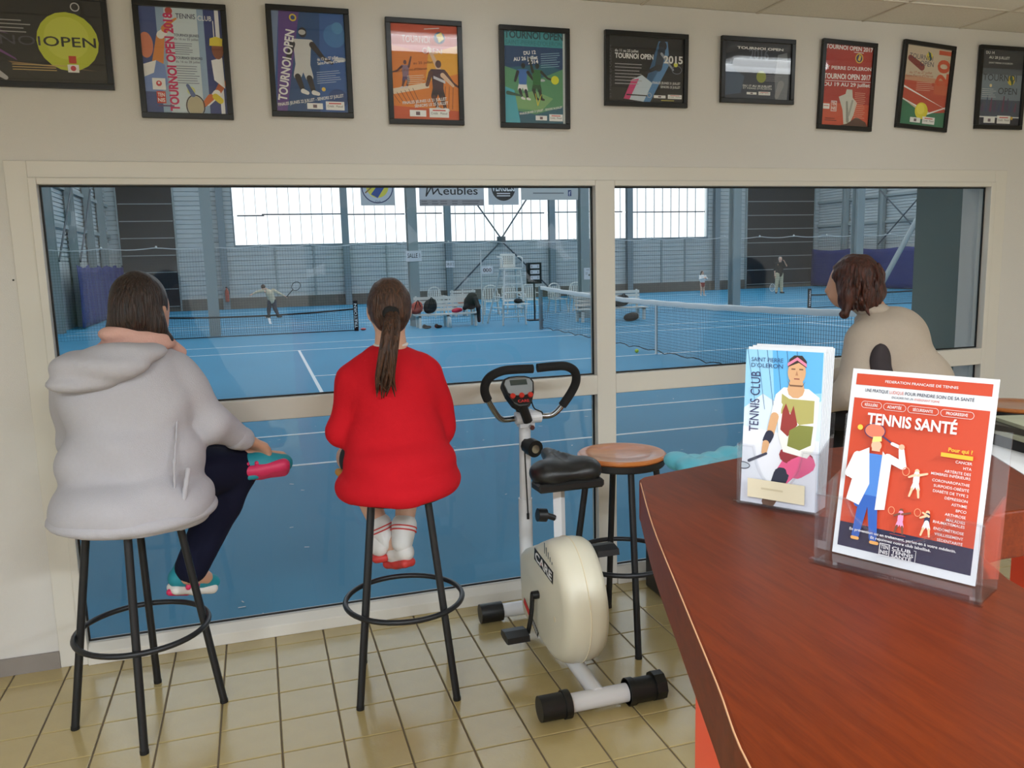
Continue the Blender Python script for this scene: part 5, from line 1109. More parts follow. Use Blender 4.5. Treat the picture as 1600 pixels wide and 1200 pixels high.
# turquoise puffer jacket heaped on a stool behind the counter
pj = tag(empty('puffer_jacket', (1.71, -1.0, 0.797)), 'turquoise quilted jacket with brown fur hood heaped behind the counter', 'jacket')
pr = []
for i in range(7):
    for j in range(3):
        pr.append(('e', (-0.26+i*0.072, -0.10+j*0.09, 0.034+0.010*math.sin(i*1.9+j)+0.012*(i > 3)), (0.050, 0.075, 0.034)))
sdf_obj('quilted_shell', pr, 'puffer', pj, 0.010, 0.010)
sdf_obj('fur_trim', [('c', (0.03, 0.0, 0.085), 0.035, (0.10, 0.03, 0.095), 0.040), ('c', (0.10, 0.03, 0.095), 0.040, (0.18, 0.06, 0.085), 0.035)], 'fur', pj, 0.008, 0.02, lambda X, Y, Z: 0.007*np.sin(140*X)*np.sin(150*Y+30*Z)*np.sin(130*Z))
# black box on the floor behind the bike
bb = tag(empty('black_bin', (1.86, -0.22, 0)), 'black floor box standing by the window behind the counter', 'bin')
MB().box(-0.13, 0.13, -0.13, 0.13, 0.0, 0.30).build('body', 'bike_black', bb, bevel=0.01); MB().box(-0.135, 0.135, -0.135, 0.135, 0.30, 0.32).build('rim', 'bike_black', bb, bevel=0.004)

# --- acrylic leaflet holders
def holder(name, x, y, yaw, W, D, Hb, Hf, cut, label):
    h = tag(empty(name, (x, y, CZ), yaw), label, 'leaflet holder'); t = 0.0022
    lean = 0.12
    MB().box(0, W, 0, D, 0, t).build('base_plate', 'acrylic', h)
    bkp = MB().prism([(D-t, t), (D, t), (D+Hb*lean, Hb), (D-t+Hb*lean, Hb)], 0, 0, W).build('back_wall', 'acrylic', h)
    # front wall with a U shaped cut-out
    up_ = [(W*0.20+(W*0.6)*i/14, Hf-cut*(math.sin(PI*i/14))**0.55) for i in range(15)]
    poly = [(0, 0), (W, 0), (W, Hf)] + [(a, b_) for a, b_ in up_[::-1]] + [(0, Hf)]
    MB().prism([(a, b_) for a, b_ in poly], 1, 0, t).build('front_wall', 'acrylic', h)
    for sx in (0, W-t): MB().prism([(t, t), (D-t, t), (D-t+Hf*lean*1.2, Hf*1.2), (t, Hf)], 0, sx, sx+t).build('side_wall', 'acrylic', h)
    b_ = MB(); 
    b_.box(-0.003, W+0.003, -0.006, 0.0, -0.0, 0.006); b_.tube([(0.002, 0, 0.004), (0.002, 0, Hf)], 0.0025, 8); b_.tube([(W-0.002, 0, 0.004), (W-0.002, 0, Hf)], 0.0025, 8)
    b_.tube([(a, 0.001, c) for a, c in [(0, Hf)]+up_+[(W, Hf)]], 0.0022, 8)
    b_.build('edge', 'acrylic', h); return h
YA = -1.115
holder('flyer_holder', 0.597, -2.770, YA, 0.170, 0.052, 0.16, 0.080, 0.035, 'wide clear acrylic holder carrying the orange flyer on the counter')
fl2 = empty('flyer', (0.632, -2.757, CZ+0.0035)); fl2.rotation_euler = (-0.182, 0, YA); tag(fl2, 'orange and white flyer titled TENNIS SANTE standing in the clear holder', 'flyer')
W_, H_ = 0.150, 0.212
sh = MB().box(0, W_, 0, 0.0008, 0, H_).build('sheet', 'white_print', fl2); P = Print(W_, H_)
OR = (198, 66, 34); WH = (226, 222, 222); NV = (34, 34, 64)
P.rect(0.035, 0.915, 0.965, 0.975, OR); P.rect(0.035, 0.075, 0.965, 0.845, OR); P.rect(0.035, 0.045, 0.965, 0.175, NV)
P.text('FEDERATION FRANCAISE DE TENNIS', 0.5, 0.937, 0.013, WH, align='c', fit=0.50, bold=0.01)
P.text('UNE PRATIQUE', 0.11, 0.882, 0.016, NV, fit=0.17, bold=0.01); P.text('LUDIQUE', 0.29, 0.882, 0.016, OR, fit=0.10); P.text('POUR PRENDRE SOIN DE SA SANTÉ', 0.40, 0.882, 0.016, NV, fit=0.46, bold=0.01)
P.text('ENCADRÉE PAR UN', 0.31, 0.859, 0.011, NV, fit=0.15); P.text('ENSEIGNANT FORMÉ', 0.47, 0.859, 0.011, OR, fit=0.17)
for u0, u1, t in ((0.10, 0.24, 'RÉGULIÈRE'), (0.265, 0.415, 'ADAPTÉE'), (0.44, 0.64, 'SÉCURISANTE'), (0.665, 0.87, 'PROGRESSIVE')):
    hh = 0.018; P.rect(u0+0.02, 0.795, u1-0.02, 0.797, WH); P.rect(u0+0.02, 0.829, u1-0.02, 0.831, WH)
    for uu, a0 in ((u0+0.02, PI/2), (u1-0.02, -PI/2)):
        for i in range(6):
            a, b_ = a0+PI*i/6, a0+PI*(i+1)/6; r_ = 0.018*H_/W_; P.limb((uu+r_*math.cos(a), 0.813+0.018*math.sin(a)), (uu+r_*math.cos(b_), 0.813+0.018*math.sin(b_)), 0.0014, 0.0014, WH)
    P.text(t, (u0+u1)/2, 0.806, 0.014, WH, align='c', fit=(u1-u0)*0.68, bold=0.015)
P.text('TENNIS SANTÉ', 0.47, 0.715, 0.055, WH, align='c', fit=0.62, bold=0.03)
# doctor with a racket
P.limb((0.20, 0.66), (0.20, 0.70), 0.001, 0.001, OR); P.disc(0.225, 0.680, 0.075, (226, 120, 92), ry=0.055); P.ring(0.225, 0.680, 0.078, 0.007, (70, 50, 90), 0.058); P.limb((0.29, 0.655), (0.36, 0.625), 0.006, 0.006, (70, 50, 90)); P.limb((0.36, 0.625), (0.42, 0.612), 0.012, 0.012, WH); P.disc(0.115, 0.69, 0.020, (244, 196, 70))
P.limb((0.20, 0.52), (0.16, 0.29), 0.045, 0.030, (44, 92, 176)); P.limb((0.25, 0.40), (0.30, 0.12), 0.042, 0.028, (44, 92, 176)); P.limb((0.22, 0.40), (0.17, 0.12), 0.042, 0.028, (44, 92, 176)); P.poly([(0.15, 0.56), (0.32, 0.56), (0.32, 0.34), (0.15, 0.34)], (74, 128, 204))
P.poly([(0.10, 0.55), (0.20, 0.59), (0.23, 0.40), (0.17, 0.28), (0.07, 0.30), (0.10, 0.42)], WH); P.poly([(0.30, 0.58), (0.37, 0.52), (0.36, 0.28), (0.29, 0.27)], WH); P.limb((0.34, 0.55), (0.45, 0.52), 0.03, 0.028, WH); P.limb((0.45, 0.52), (0.43, 0.60), 0.026, 0.02, WH); P.disc(0.43, 0.615, 0.02, (240, 180, 150)); P.limb((0.12, 0.54), (0.07, 0.44), 0.032, 0.03, WH); P.limb((0.07, 0.44), (0.15, 0.41), 0.026, 0.018, WH)
P.disc(0.25, 0.605, 0.038, (240, 180, 150)); P.poly([(0.215, 0.62), (0.285, 0.63), (0.28, 0.655), (0.22, 0.65)], (244, 214, 130)); P.rect(0.22, 0.575, 0.28, 0.59, (240, 180, 150)); P.limb((0.29, 0.10), (0.335, 0.10), 0.012, 0.012, (236, 170, 90)); P.limb((0.15, 0.105), (0.19, 0.105), 0.012, 0.012, (236, 170, 90))
def mini(u, v, top, bot, skin, s=1.0, arm=1):
    P.disc(u, v+0.055*s, 0.016*s, skin); P.limb((u, v+0.04*s), (u, v), 0.020*s, 0.022*s, top); P.limb((u, v), (u-0.02*s, v-0.035*s), 0.017*s, 0.012*s, bot); P.limb((u, v), (u+0.02*s, v-0.035*s), 0.017*s, 0.012*s, bot)
    P.limb((u-0.02*s, v-0.035*s), (u-0.035*s, v-0.075*s), 0.009*s, 0.007*s, skin); P.limb((u+0.02*s, v-0.035*s), (u+0.028*s, v-0.075*s), 0.009*s, 0.007*s, skin); P.limb((u+0.01*s, v+0.035*s), (u+0.07*s*arm, v+0.05*s), 0.009*s, 0.007*s, skin); P.limb((u-0.01*s, v+0.035*s), (u-0.05*s, v+0.02*s), 0.009*s, 0.007*s, skin)
    P.ring(u-0.075*s, v+0.045*s, 0.026*s, 0.005*s, (240, 150, 110), 0.032*s); P.poly([(u-0.06, v-0.085*s), (u+0.05, v-0.085*s), (u+0.05, v-0.088*s), (u-0.06, v-0.088*s)], (180, 60, 40))
mini(0.555, 0.45, WH, WH, (240, 196, 160)); mini(0.48, 0.245, (240, 150, 190), (240, 150, 190), (120, 70, 50), 0.9); mini(0.66, 0.26, (44, 40, 70), WH, (240, 190, 150), 0.9, -0.5)
P.rect(0.70, 0.598, 0.905, 0.618, (240, 180, 50)); P.text('Pour qui ?', 0.90, 0.628, 0.018, (240, 180, 50), align='r', fit=0.155, bold=0.03)
for i, t in enumerate(('CANCER', 'HTA', 'ARTÉRITE DES', 'MEMBRES INFÉRIEURS', 'CORONAROPATHIE', 'SURPOIDS-OBÉSITÉ', 'DIABÈTE DE TYPE 2', 'DÉPRESSION', 'ASTHME', 'BPCO', 'ARTHROSE', 'MALADIES', 'RHUMATISMALES', 'ENDOMÉTRIOSE', 'VIEILLISSEMENT', 'SÉDENTARITÉ')):
    P.text(t, 0.905, 0.575-i*0.0262+(0.006 if i in (3, 12) else 0), 0.0130, WH, align='r', sx=1.0, bold=0.004)
P.text('En prévention ou en traitement, parlez-en à votre médecin.', 0.5, 0.143, 0.0135, WH, align='c', fit=0.74, bold=0.02); P.text('Et rejoignez notre club labellisé.', 0.5, 0.120, 0.0135, WH, align='c', fit=0.42, bold=0.02)
def tennis_logo(P, u, v, w, h, c, bgc=None):
    for a in ((u, v, u+w, v+h*0.06), (u, v+h*0.94, u+w, v+h), (u, v, u+w*0.07, v+h), (u+w*0.93, v, u+w, v+h)): P.rect(*a, c)
    P.text('TEN', u+w/2, v+h*0.58, h*0.30, c, align='c', fit=w*0.72, bold=0.02); P.text('NIS', u+w/2, v+h*0.15, h*0.30, c, align='c', fit=w*0.72, bold=0.02)
tennis_logo(P, 0.36, 0.048, 0.075, 0.062, WH)
for i, t in enumerate(('CLUB', 'TENNIS', 'SANTÉ')): P.text(t, 0.45, 0.090-i*0.020, 0.016, WH, fit=(0.13, 0.15, 0.14)[i], bold=0.02)
P.rect(0.60, 0.048, 0.615, 0.050, WH); P.rect(0.613, 0.048, 0.616, 0.108, WH); P.rect(0.60, 0.106, 0.615, 0.108, WH)
P.finish(sh)

YB = -0.975
holder('brochure_holder', 0.640, -2.548, YB, 0.112, 0.045, 0.13, 0.085, 0.055, 'narrow clear acrylic holder with a pile of club brochures')
PLAYER = []
for k in range(7):
    br = empty('brochure', (0, 0, 0)); d = V3(math.cos(YB), math.sin(YB), 0); n = V3(-math.sin(YB), math.cos(YB), 0)
    q = V3(0.640, -2.548, CZ+0.004)+d*(0.003+0.0004*k)+n*(0.006+k*0.0052); br.location = tuple(q); br.rotation_euler = (-0.063-0.004*k, 0, YB-0.003*k)
    tag(br, 'tennis club brochure with a player in white and olive, foremost in the holder' if k == 0 else 'tennis club brochure stacked behind the foremost one in the narrow holder', 'brochure', 'club brochures in the narrow holder')
    bw, bh = 0.104, 0.212
    sh = MB().box(0, bw, 0, 0.0020, 0, bh+(0.0, 0.003, -0.002, 0.004, 0.001, 0.005, 0.003)[k]).build('cover', ink((214, 228, 240)) if k == 0 else 'white_print', br)
    if k == 0:
        P = Print(bw, bh); B1, B2 = (150, 204, 236), (232, 232, 240)
        P.poly([(0.0, 0.62), (0.25, 0.72), (0.6, 0.62), (1, 0.70), (1, 1), (0, 1)], B1); P.poly([(0.4, 0.70), (1, 0.75), (1, 1), (0.35, 1)], (96, 176, 228)); P.poly([(0, 0.0), (1, 0.0), (1, 0.45), (0, 0.5)], B2)
        for i in range(6): P.limb((0.02+i*0.13, 1.0), (0.16+i*0.12, 0.62), 0.004, 0.003, (60, 100, 150))
        SK, SKD, OL, OLD, PK, RD = (214, 164, 120), (110, 74, 50), (176, 166, 96), (132, 134, 60), (232, 92, 140), (150, 44, 52)
        P.limb((0.52, 0.16), (0.38, 0.02), 0.10, 0.085, SKD); P.limb((0.70, 0.30), (0.52, 0.18), 0.14, 0.10, PK); P.limb((0.54, 0.21), (0.49, 0.14), 0.10, 0.09, (40, 42, 62)); P.limb((0.84, 0.32), (0.60, 0.34), 0.11, 0.10, RD); P.limb((0.85, 0.30), (0.72, 0.26), 0.12, 0.13, PK)
        P.poly([(0.42, 0.72), (0.52, 0.77), (0.84, 0.77), (0.98, 0.72), (0.95, 0.40), (0.86, 0.335), (0.55, 0.36), (0.48, 0.46), (0.46, 0.58)], (240, 238, 232)); P.poly([(0.50, 0.73), (0.60, 0.70), (0.80, 0.70), (0.92, 0.70), (0.92, 0.56), (0.74, 0.54), (0.60, 0.62), (0.50, 0.60)], OL); P.poly([(0.52, 0.62), (0.56, 0.67), (0.62, 0.60), (0.66, 0.66), (0.72, 0.54), (0.60, 0.46), (0.50, 0.50)], (150, 50, 44)); P.poly([(0.62, 0.50), (0.74, 0.54), (0.92, 0.54), (0.90, 0.42), (0.76, 0.38), (0.60, 0.40)], OLD); P.poly([(0.42, 0.72), (0.36, 0.56), (0.46, 0.55), (0.52, 0.66)], (240, 238, 232)); P.limb((0.42, 0.58), (0.37, 0.46), 0.055, 0.05, SK)
        P.limb((0.365, 0.46), (0.33, 0.42), 0.058, 0.055, (36, 36, 60)); P.limb((0.32, 0.40), (0.30, 0.34), 0.045, 0.035, SK); P.limb((0.33, 0.335), (0.10, 0.275), 0.016, 0.02, (60, 60, 80)); P.disc(0.02, 0.24, 0.09, (200, 206, 214), ry=0.04); P.ring(0.02, 0.24, 0.10, 0.012, (60, 60, 80), 0.05)
        P.limb((0.68, 0.80), (0.68, 0.76), 0.09, 0.11, SK); P.disc(0.68, 0.87, 0.115, SK, ry=0.16); P.poly([(0.565, 0.90), (0.58, 0.95), (0.64, 0.975), (0.74, 0.975), (0.80, 0.94), (0.80, 0.90), (0.70, 0.93)], (50, 36, 30)); P.poly([(0.56, 0.905), (0.68, 0.945), (0.80, 0.905), (0.80, 0.925), (0.68, 0.965), (0.56, 0.925)], (236, 130, 160)); P.rect(0.61, 0.885, 0.66, 0.893, SKD); P.rect(0.71, 0.885, 0.76, 0.893, SKD); P.poly([(0.68, 0.88), (0.70, 0.85), (0.665, 0.85)], (180, 126, 90)); P.rect(0.65, 0.825, 0.72, 0.832, (140, 70, 60)); P.poly([(0.56, 0.82), (0.60, 0.78), (0.76, 0.78), (0.80, 0.82), (0.76, 0.79), (0.60, 0.79)], (120, 84, 60))
        P.text('SAINT PIERRE', 0.08, 0.925, 0.026, (40, 60, 110), fit=0.42); P.text("D'OLERON", 0.08, 0.888, 0.026, (40, 60, 110), fit=0.42); P.text('TENNIS CLUB', 0.21, 0.47, 0.062, (40, 40, 90), rot=PI/2, fit=0.39*bh/bw)
        P.finish(sh)
card = MB().box(0.016, 0.094, -0.0012, -0.0003, 0.014, 0.040).build('note_card', 'label_cream'); card.location = (0.640, -2.548, CZ); card.rotation_euler = (0, 0, YB); tag(card, 'cream note card with faint handwriting stuck on the narrow holder', 'card')
P = Print(0.078, 0.026); P.lines(0.25, 0.5, 0.5, 1, 0.2, (206, 192, 160), 0.10); o = P.art.build('handwriting', P.am, card); o.location = (0.016, -0.0013, 0.014)
# ================================================================ FRAMED POSTERS
def poster(x0, x1, z0, z1, rot, bgc, draw, label):
    w_, h_ = x1-x0, z1-z0; cx, cz = (x0+x1)/2, (z0+z1)/2
    e = tag(empty('framed_poster', (cx, -0.004, cz)), label, 'poster', 'framed posters above the window'); e.rotation_euler = (0.022, rot, 0)
    t = 0.021; d = 0.018; f = MB()
    f.box(-w_/2, w_/2, -d, 0, h_/2-t, h_/2); f.box(-w_/2, w_/2, -d, 0, -h_/2, -h_/2+t); f.box(-w_/2, -w_/2+t, -d, 0, -h_/2+t, h_/2-t); f.box(w_/2-t, w_/2, -d, 0, -h_/2+t, h_/2-t)
    f.build('frame', 'frame_black', e, bevel=0.002)
    pw_, ph_ = w_-2*t, h_-2*t
    sh = MB().box(0, pw_, 0, 0.002, 0, ph_).build('print', ink(bgc), e); sh.location = (-pw_/2, -0.007, -ph_/2)
    P = Print(pw_, ph_); draw(P); P.finish(sh)
    MB().box(-pw_/2, pw_/2, -0.0128, -0.0122, -ph_/2, ph_/2).build('glass', 'poster_glass', e)
W0 = (238, 238, 238)
def logos(P, u, v, s=1.0, rot=0.0):
    """sponsor boxes: white box with a small mark, white box with red line and CréditMutuel lettering"""
    P.rect(u, v, u+0.20*s, v+0.055*s, W0); P.rect(u+0.075*s, v+0.012*s, u+0.125*s, v+0.042*s, (110, 90, 104))
    P.rect(u+0.24*s, v-0.005, u+0.48*s, v+0.075*s, W0); P.rect(u+0.28*s, v+0.052*s, u+0.44*s, v+0.062*s, (206, 60, 60)); P.text('Crédit   Mutuel', u+0.36*s, v+0.022*s, 0.020*s, (60, 50, 60), align='c', fit=0.20*s)
def player(P, u, v, s, skin, top, bot, shoe_, flip=1, arm_up=False):
    f = flip
    P.limb((u+f*0.02*s, v), (u+f*0.06*s, v-0.10*s), 0.055*s, 0.045*s, bot); P.limb((u-f*0.03*s, v), (u-f*0.07*s, v-0.09*s), 0.055*s, 0.045*s, bot)
    P.limb((u+f*0.06*s, v-0.11*s), (u+f*0.10*s, v-0.22*s), 0.034*s, 0.024*s, skin); P.limb((u-f*0.07*s, v-0.10*s), (u-f*0.02*s, v-0.21*s), 0.034*s, 0.024*s, skin)
    P.limb((u+f*0.10*s, v-0.225*s), (u+f*0.15*s, v-0.235*s), 0.026*s, 0.02*s, shoe_); P.limb((u-f*0.02*s, v-0.215*s), (u+f*0.03*s, v-0.23*s), 0.026*s, 0.02*s, shoe_)
    P.poly([(u-0.10*s, v+0.19*s), (u+0.10*s, v+0.19*s), (u+0.075*s, v-0.02*s), (u-0.085*s, v-0.02*s)], top); P.limb((u-0.09*s, v+0.175*s), (u+0.09*s, v+0.175*s), 0.035*s, 0.035*s, top)
    P.disc(u+f*0.01*s, v+0.255*s, 0.045*s, skin, ry=0.055*s)
    if arm_up: P.limb((u-f*0.09*s, v+0.17*s), (u-f*0.16*s, v+0.36*s), 0.03*s, 0.02*s, skin); P.limb((u+f*0.10*s, v+0.17*s), (u+f*0.24*s, v+0.08*s), 0.03*s, 0.02*s, skin); P.limb((u+f*0.24*s, v+0.08*s), (u+f*0.36*s, v+0.06*s), 0.02*s, 0.016*s, skin)
    else: P.limb((u-f*0.11*s, v+0.16*s), (u-f*0.17*s, v+0.03*s), 0.034*s, 0.026*s, skin); P.limb((u+f*0.11*s, v+0.16*s), (u+f*0.22*s, v+0.06*s), 0.034*s, 0.024*s, skin); P.limb((u+f*0.22*s, v+0.06*s), (u+f*0.32*s, v+0.02*s), 0.022*s, 0.018*s, skin); P.disc(u+f*0.42*s, v+0.05*s, 0.07*s, (190, 196, 204), ry=0.025*s)
def d1(P):   # dark poster with the big ball
    P.poly([(0.0, 0.80), (0.35, 0.62), (0.50, 0.56), (0.36, 0.75), (0.0, 0.95)], (88, 60, 100)); P.poly([(0.36, 0.50), (0.52, 0.28), (0.53, 0.25), (0.40, 0.40)], (120, 70, 140)); P.poly([(0.15, 0.62), (0.34, 0.60), (0.28, 0.72), (0.1, 0.74)], (190, 150, 140)); P.limb((0.4, 0.13), (0.46, 0.04), 0.02, 0.012, (190, 190, 196)); P.poly([(0.48, 0.24), (0.8, 0.19), (0.95, 0.155), (0.5, 0.22)], (150, 120, 80)); P.disc(0.805, 0.50, 0.165, (196, 204, 56)); P.disc(0.80, 0.54, 0.12, (208, 214, 80)); P.ring(0.86, 0.92, 0.025, 0.006, (200, 200, 200))
    P.text('TOURNOI', 0.66, 0.44, 0.11, (74, 74, 86), align='r', fit=0.55); P.text('OPEN', 0.675, 0.44, 0.115, (40, 44, 40), fit=0.28, bold=0.01)
    P.lines(0.42, 0.72, 0.2, 4, 0.045, (170, 170, 170), 0.012); P.lines(0.5, 0.20, 0.3, 3, 0.03, (200, 170, 110), 0.01); P.rect(0.80, 0.24, 0.84, 0.33, (200, 60, 40)); P.rect(0.79, 0.13, 0.85, 0.225, W0); P.disc(0.82, 0.18, 0.015, (206, 60, 80))
def d2(P):   # white and blue poster with two players
    P.rect(0, 0, 0.20, 1, (60, 80, 140)); P.rect(0.20, 0, 0.74, 1, (206, 220, 228)); P.poly([(0.74, 0), (1, 0), (1, 1), (0.78, 1)], (44, 62, 128)); P.rect(0.92, 0.0, 0.97, 1.0, (232, 232, 236)); P.rect(0.20, 0, 0.30, 1, (150, 176, 206)); P.rect(0.70, 0, 0.78, 1, (150, 176, 206))
    P.limb((0.16, 0.40), (0.24, 0.74), 0.075, 0.05, (220, 140, 70)); P.limb((0.24, 0.74), (0.30, 0.78), 0.05, 0.04, W0); P.limb((0.30, 0.80), (0.36, 0.86), 0.05, 0.03, (220, 140, 70)); P.limb((0.36, 0.86), (0.44, 0.90), 0.02, 0.012, (220, 140, 70)); P.disc(0.05, 0.64, 0.09, (216, 130, 100), ry=0.16); P.poly([(0.0, 0.46), (0.16, 0.50), (0.26, 0.46), (0.28, 0.28), (0.2, 0.20), (0.0, 0.2)], (120, 146, 206)); P.poly([(0.0, 0.46), (0.16, 0.50), (0.12, 0.38), (0, 0.34)], W0); P.disc(0.36, 0.97, 0.045, (190, 70, 60))
    P.text('TOURNOI OPEN 2018', 0.395, 0.02, 0.080, (206, 30, 100), rot=PI/2, fit=0.93*P.h/P.w, bold=0.04)
    P.text('TENNIS', 0.44, 0.905, 0.045, (40, 44, 90), fit=0.24, bold=0.01); P.text('CLUB', 0.71, 0.895, 0.045, W0, fit=0.17, bold=0.01); P.lines(0.90, 0.70, 0.26, 1, 0.02, W0, 0.008, rot=PI/2)
    DK = (70, 76, 110)
    P.text('TOURNOI JEUNES', 0.40, 0.735, 0.024, DK, fit=0.31, bold=0.02); P.text('du 16 au 25 juillet', 0.40, 0.70, 0.022, DK, fit=0.30); P.lines(0.40, 0.665, 0.22, 6, 0.02, (110, 116, 140), 0.006); P.text('TOURNOI SENIORS', 0.40, 0.52, 0.024, DK, fit=0.33, bold=0.02); P.text('du 16 au 28 juillet', 0.40, 0.485, 0.022, DK, fit=0.30); P.lines(0.40, 0.45, 0.28, 8, 0.023, (110, 116, 140), 0.006)
    P.rect(0.09, 0.22, 0.25, 0.33, W0); P.disc(0.17, 0.28, 0.035, (206, 60, 70)); P.disc(0.17, 0.285, 0.015, W0); P.rect(0.13, 0.09, 0.24, 0.205, (206, 62, 44)); P.text('TEN', 0.185, 0.155, 0.035, W0, align='c', fit=0.085, bold=0.02); P.text('NIS', 0.185, 0.105, 0.035, W0, align='c', fit=0.085, bold=0.02)
    P.limb((0.97, 0.30), (0.88, 0.20), 0.05, 0.04, (190, 96, 50)); P.limb((0.88, 0.20), (0.76, 0.10), 0.05, 0.03, W0); P.limb((0.80, 0.16), (0.70, 0.08), 0.045, 0.03, (210, 110, 56)); P.poly([(0.84, 0.52), (0.98, 0.55), (0.99, 0.25), (0.86, 0.33)], (232, 232, 236)); P.disc(0.93, 0.63, 0.075, (140, 76, 50), ry=0.13); P.poly([(0.83, 0.66), (0.84, 0.73), (0.92, 0.75), (1.0, 0.73), (0.99, 0.66)], (226, 206, 60)); P.limb((0.86, 0.17), (0.92, 0.13), 0.04, 0.04, (226, 206, 60)); P.ring(0.60, 0.07, 0.12, 0.016, (70, 60, 60), 0.15); P.disc(0.60, 0.07, 0.10, (190, 180, 150), ry=0.13); P.disc(0.56, 0.22, 0.05, (214, 220, 150)); P.limb((0.52, 0.27), (0.58, 0.18), 0.02, 0.03, (90, 110, 160)); P.lines(0.14, 0.06, 0.22, 1, 0.02, (90, 60, 110), 0.014)
def d3(P):   # blue and purple with a player in white
    P.poly([(0, 0), (0.14, 0), (0.38, 1), (0.10, 1)], (96, 64, 140)); P.poly([(0, 0.3), (0.10, 1), (0, 1)], (120, 140, 176)); P.poly([(0.14, 0), (0.60, 0), (0.66, 1), (0.38, 1)], (26, 74, 128)); P.poly([(0.60, 0), (1, 0), (1, 1), (0.66, 1)], (44, 92, 160)); P.disc(0.86, 0.78, 0.16, (60, 120, 180)); P.disc(0.9, 0.86, 0.08, (76, 140, 190)); P.disc(0.86, 0.14, 0.14, (30, 70, 130))
    player(P, 0.40, 0.48, 1.25, (40, 36, 44), (206, 206, 206), (206, 206, 206), (226, 226, 226)); P.disc(0.405, 0.80, 0.05, (186, 184, 184), ry=0.035)
    P.text('TOURNOI OPEN', 0.135, 0.10, 0.085, W0, rot=1.40, fit=0.72*P.h/P.w, bold=0.03); P.disc(0.29, 0.94, 0.05, (226, 200, 60)); P.disc(0.29, 0.94, 0.03, (40, 60, 130))
    P.text('du 13 au 27 juillet', 0.60, 0.52, 0.030, W0, rot=0.15, fit=0.30, bold=0.02); P.text("Saint-Pierre-d'Oléron", 0.60, 0.48, 0.030, W0, rot=0.15, fit=0.38, bold=0.02); P.lines(0.58, 0.40, 0.36, 6, 0.022, (170, 190, 220), 0.006, rot=0.12); P.text('FINALES JEUNES 22 JUILLET - SENIORS 27 JUILLET', 0.02, 0.05, 0.030, W0, rot=0.165, fit=0.94, bold=0.02); P.disc(0.665, 0.235, 0.028, (232, 200, 90)); logos(P, 0.42, 0.03, 1.1)
def d4(P):   # orange, two players
    P.rect(0, 0, 1, 1, (226, 130, 46)); P.poly([(0, 0.78), (1, 0.62), (1, 1), (0, 1)], (200, 84, 50)); P.poly([(0, 0), (1, 0), (1, 0.10), (0, 0.14)], (206, 84, 44)); P.poly([(0.5, 0.4), (1, 0.5), (1, 0.8), (0.55, 0.7)], (236, 170, 50)); P.poly([(0.0, 0.26), (0.55, 0.34), (0.55, 0.40), (0.0, 0.32)], (232, 214, 190))
    for i in range(6): P.limb((0.06*i, 0.27+0.012*i), (0.10+0.06*i, 0.17), 0.004, 0.004, (120, 60, 40))
    for i in range(4): P.limb((0.74+0.06*i, 0.36), (0.72+0.06*i, 0.12), 0.004, 0.004, (120, 60, 40))
    P.limb((0.72, 0.52), (0.56, 0.76), 0.035, 0.022, (226, 190, 160)); player(P, 0.69, 0.34, 1.0, (90, 50, 44), (70, 36, 50), (50, 30, 40), (200, 190, 190)); P.limb((0.76, 0.48), (0.92, 0.37), 0.035, 0.02, (226, 190, 160)); P.poly([(0.62, 0.47), (0.80, 0.42), (0.80, 0.39), (0.62, 0.44)], (206, 206, 214)); player(P, 0.20, 0.46, 0.55, (100, 60, 60), (140, 110, 130), (90, 70, 110), (220, 210, 210), -1, True)
    P.disc(0.73, 0.87, 0.085, (60, 76, 100)); P.poly([(0.68, 0.90), (0.76, 0.93), (0.80, 0.86), (0.72, 0.82)], (226, 200, 70)); P.text('TOURNOI', 0.16, 0.81, 0.07, (226, 200, 190), fit=0.42); P.text('OPEN', 0.46, 0.70, 0.06, (226, 200, 190), fit=0.3); P.text('au 25 juillet', 0.32, 0.58, 0.026, (120, 60, 40), rot=0.1, fit=0.3); P.text("Saint-Pierre-d'Oléron", 0.05, 0.49, 0.026, (120, 60, 40), rot=0.12, fit=0.48); P.lines(0.22, 0.45, 0.28, 5, 0.02, (240, 220, 190), 0.006, rot=0.1)
    P.text('FINALES JEUNES LE 21 JUILLET', 0.14, 0.155, 0.030, W0, rot=0.12, fit=0.68, bold=0.02); P.text('SENIORS LE 25 JUILLET', 0.32, 0.125, 0.030, W0, rot=0.12, fit=0.52, bold=0.02); logos(P, 0.24, 0.03, 1.25); P.lines(0.5, 0.95, 0.28, 1, 0.02, W0, 0.008, rot=0.1)
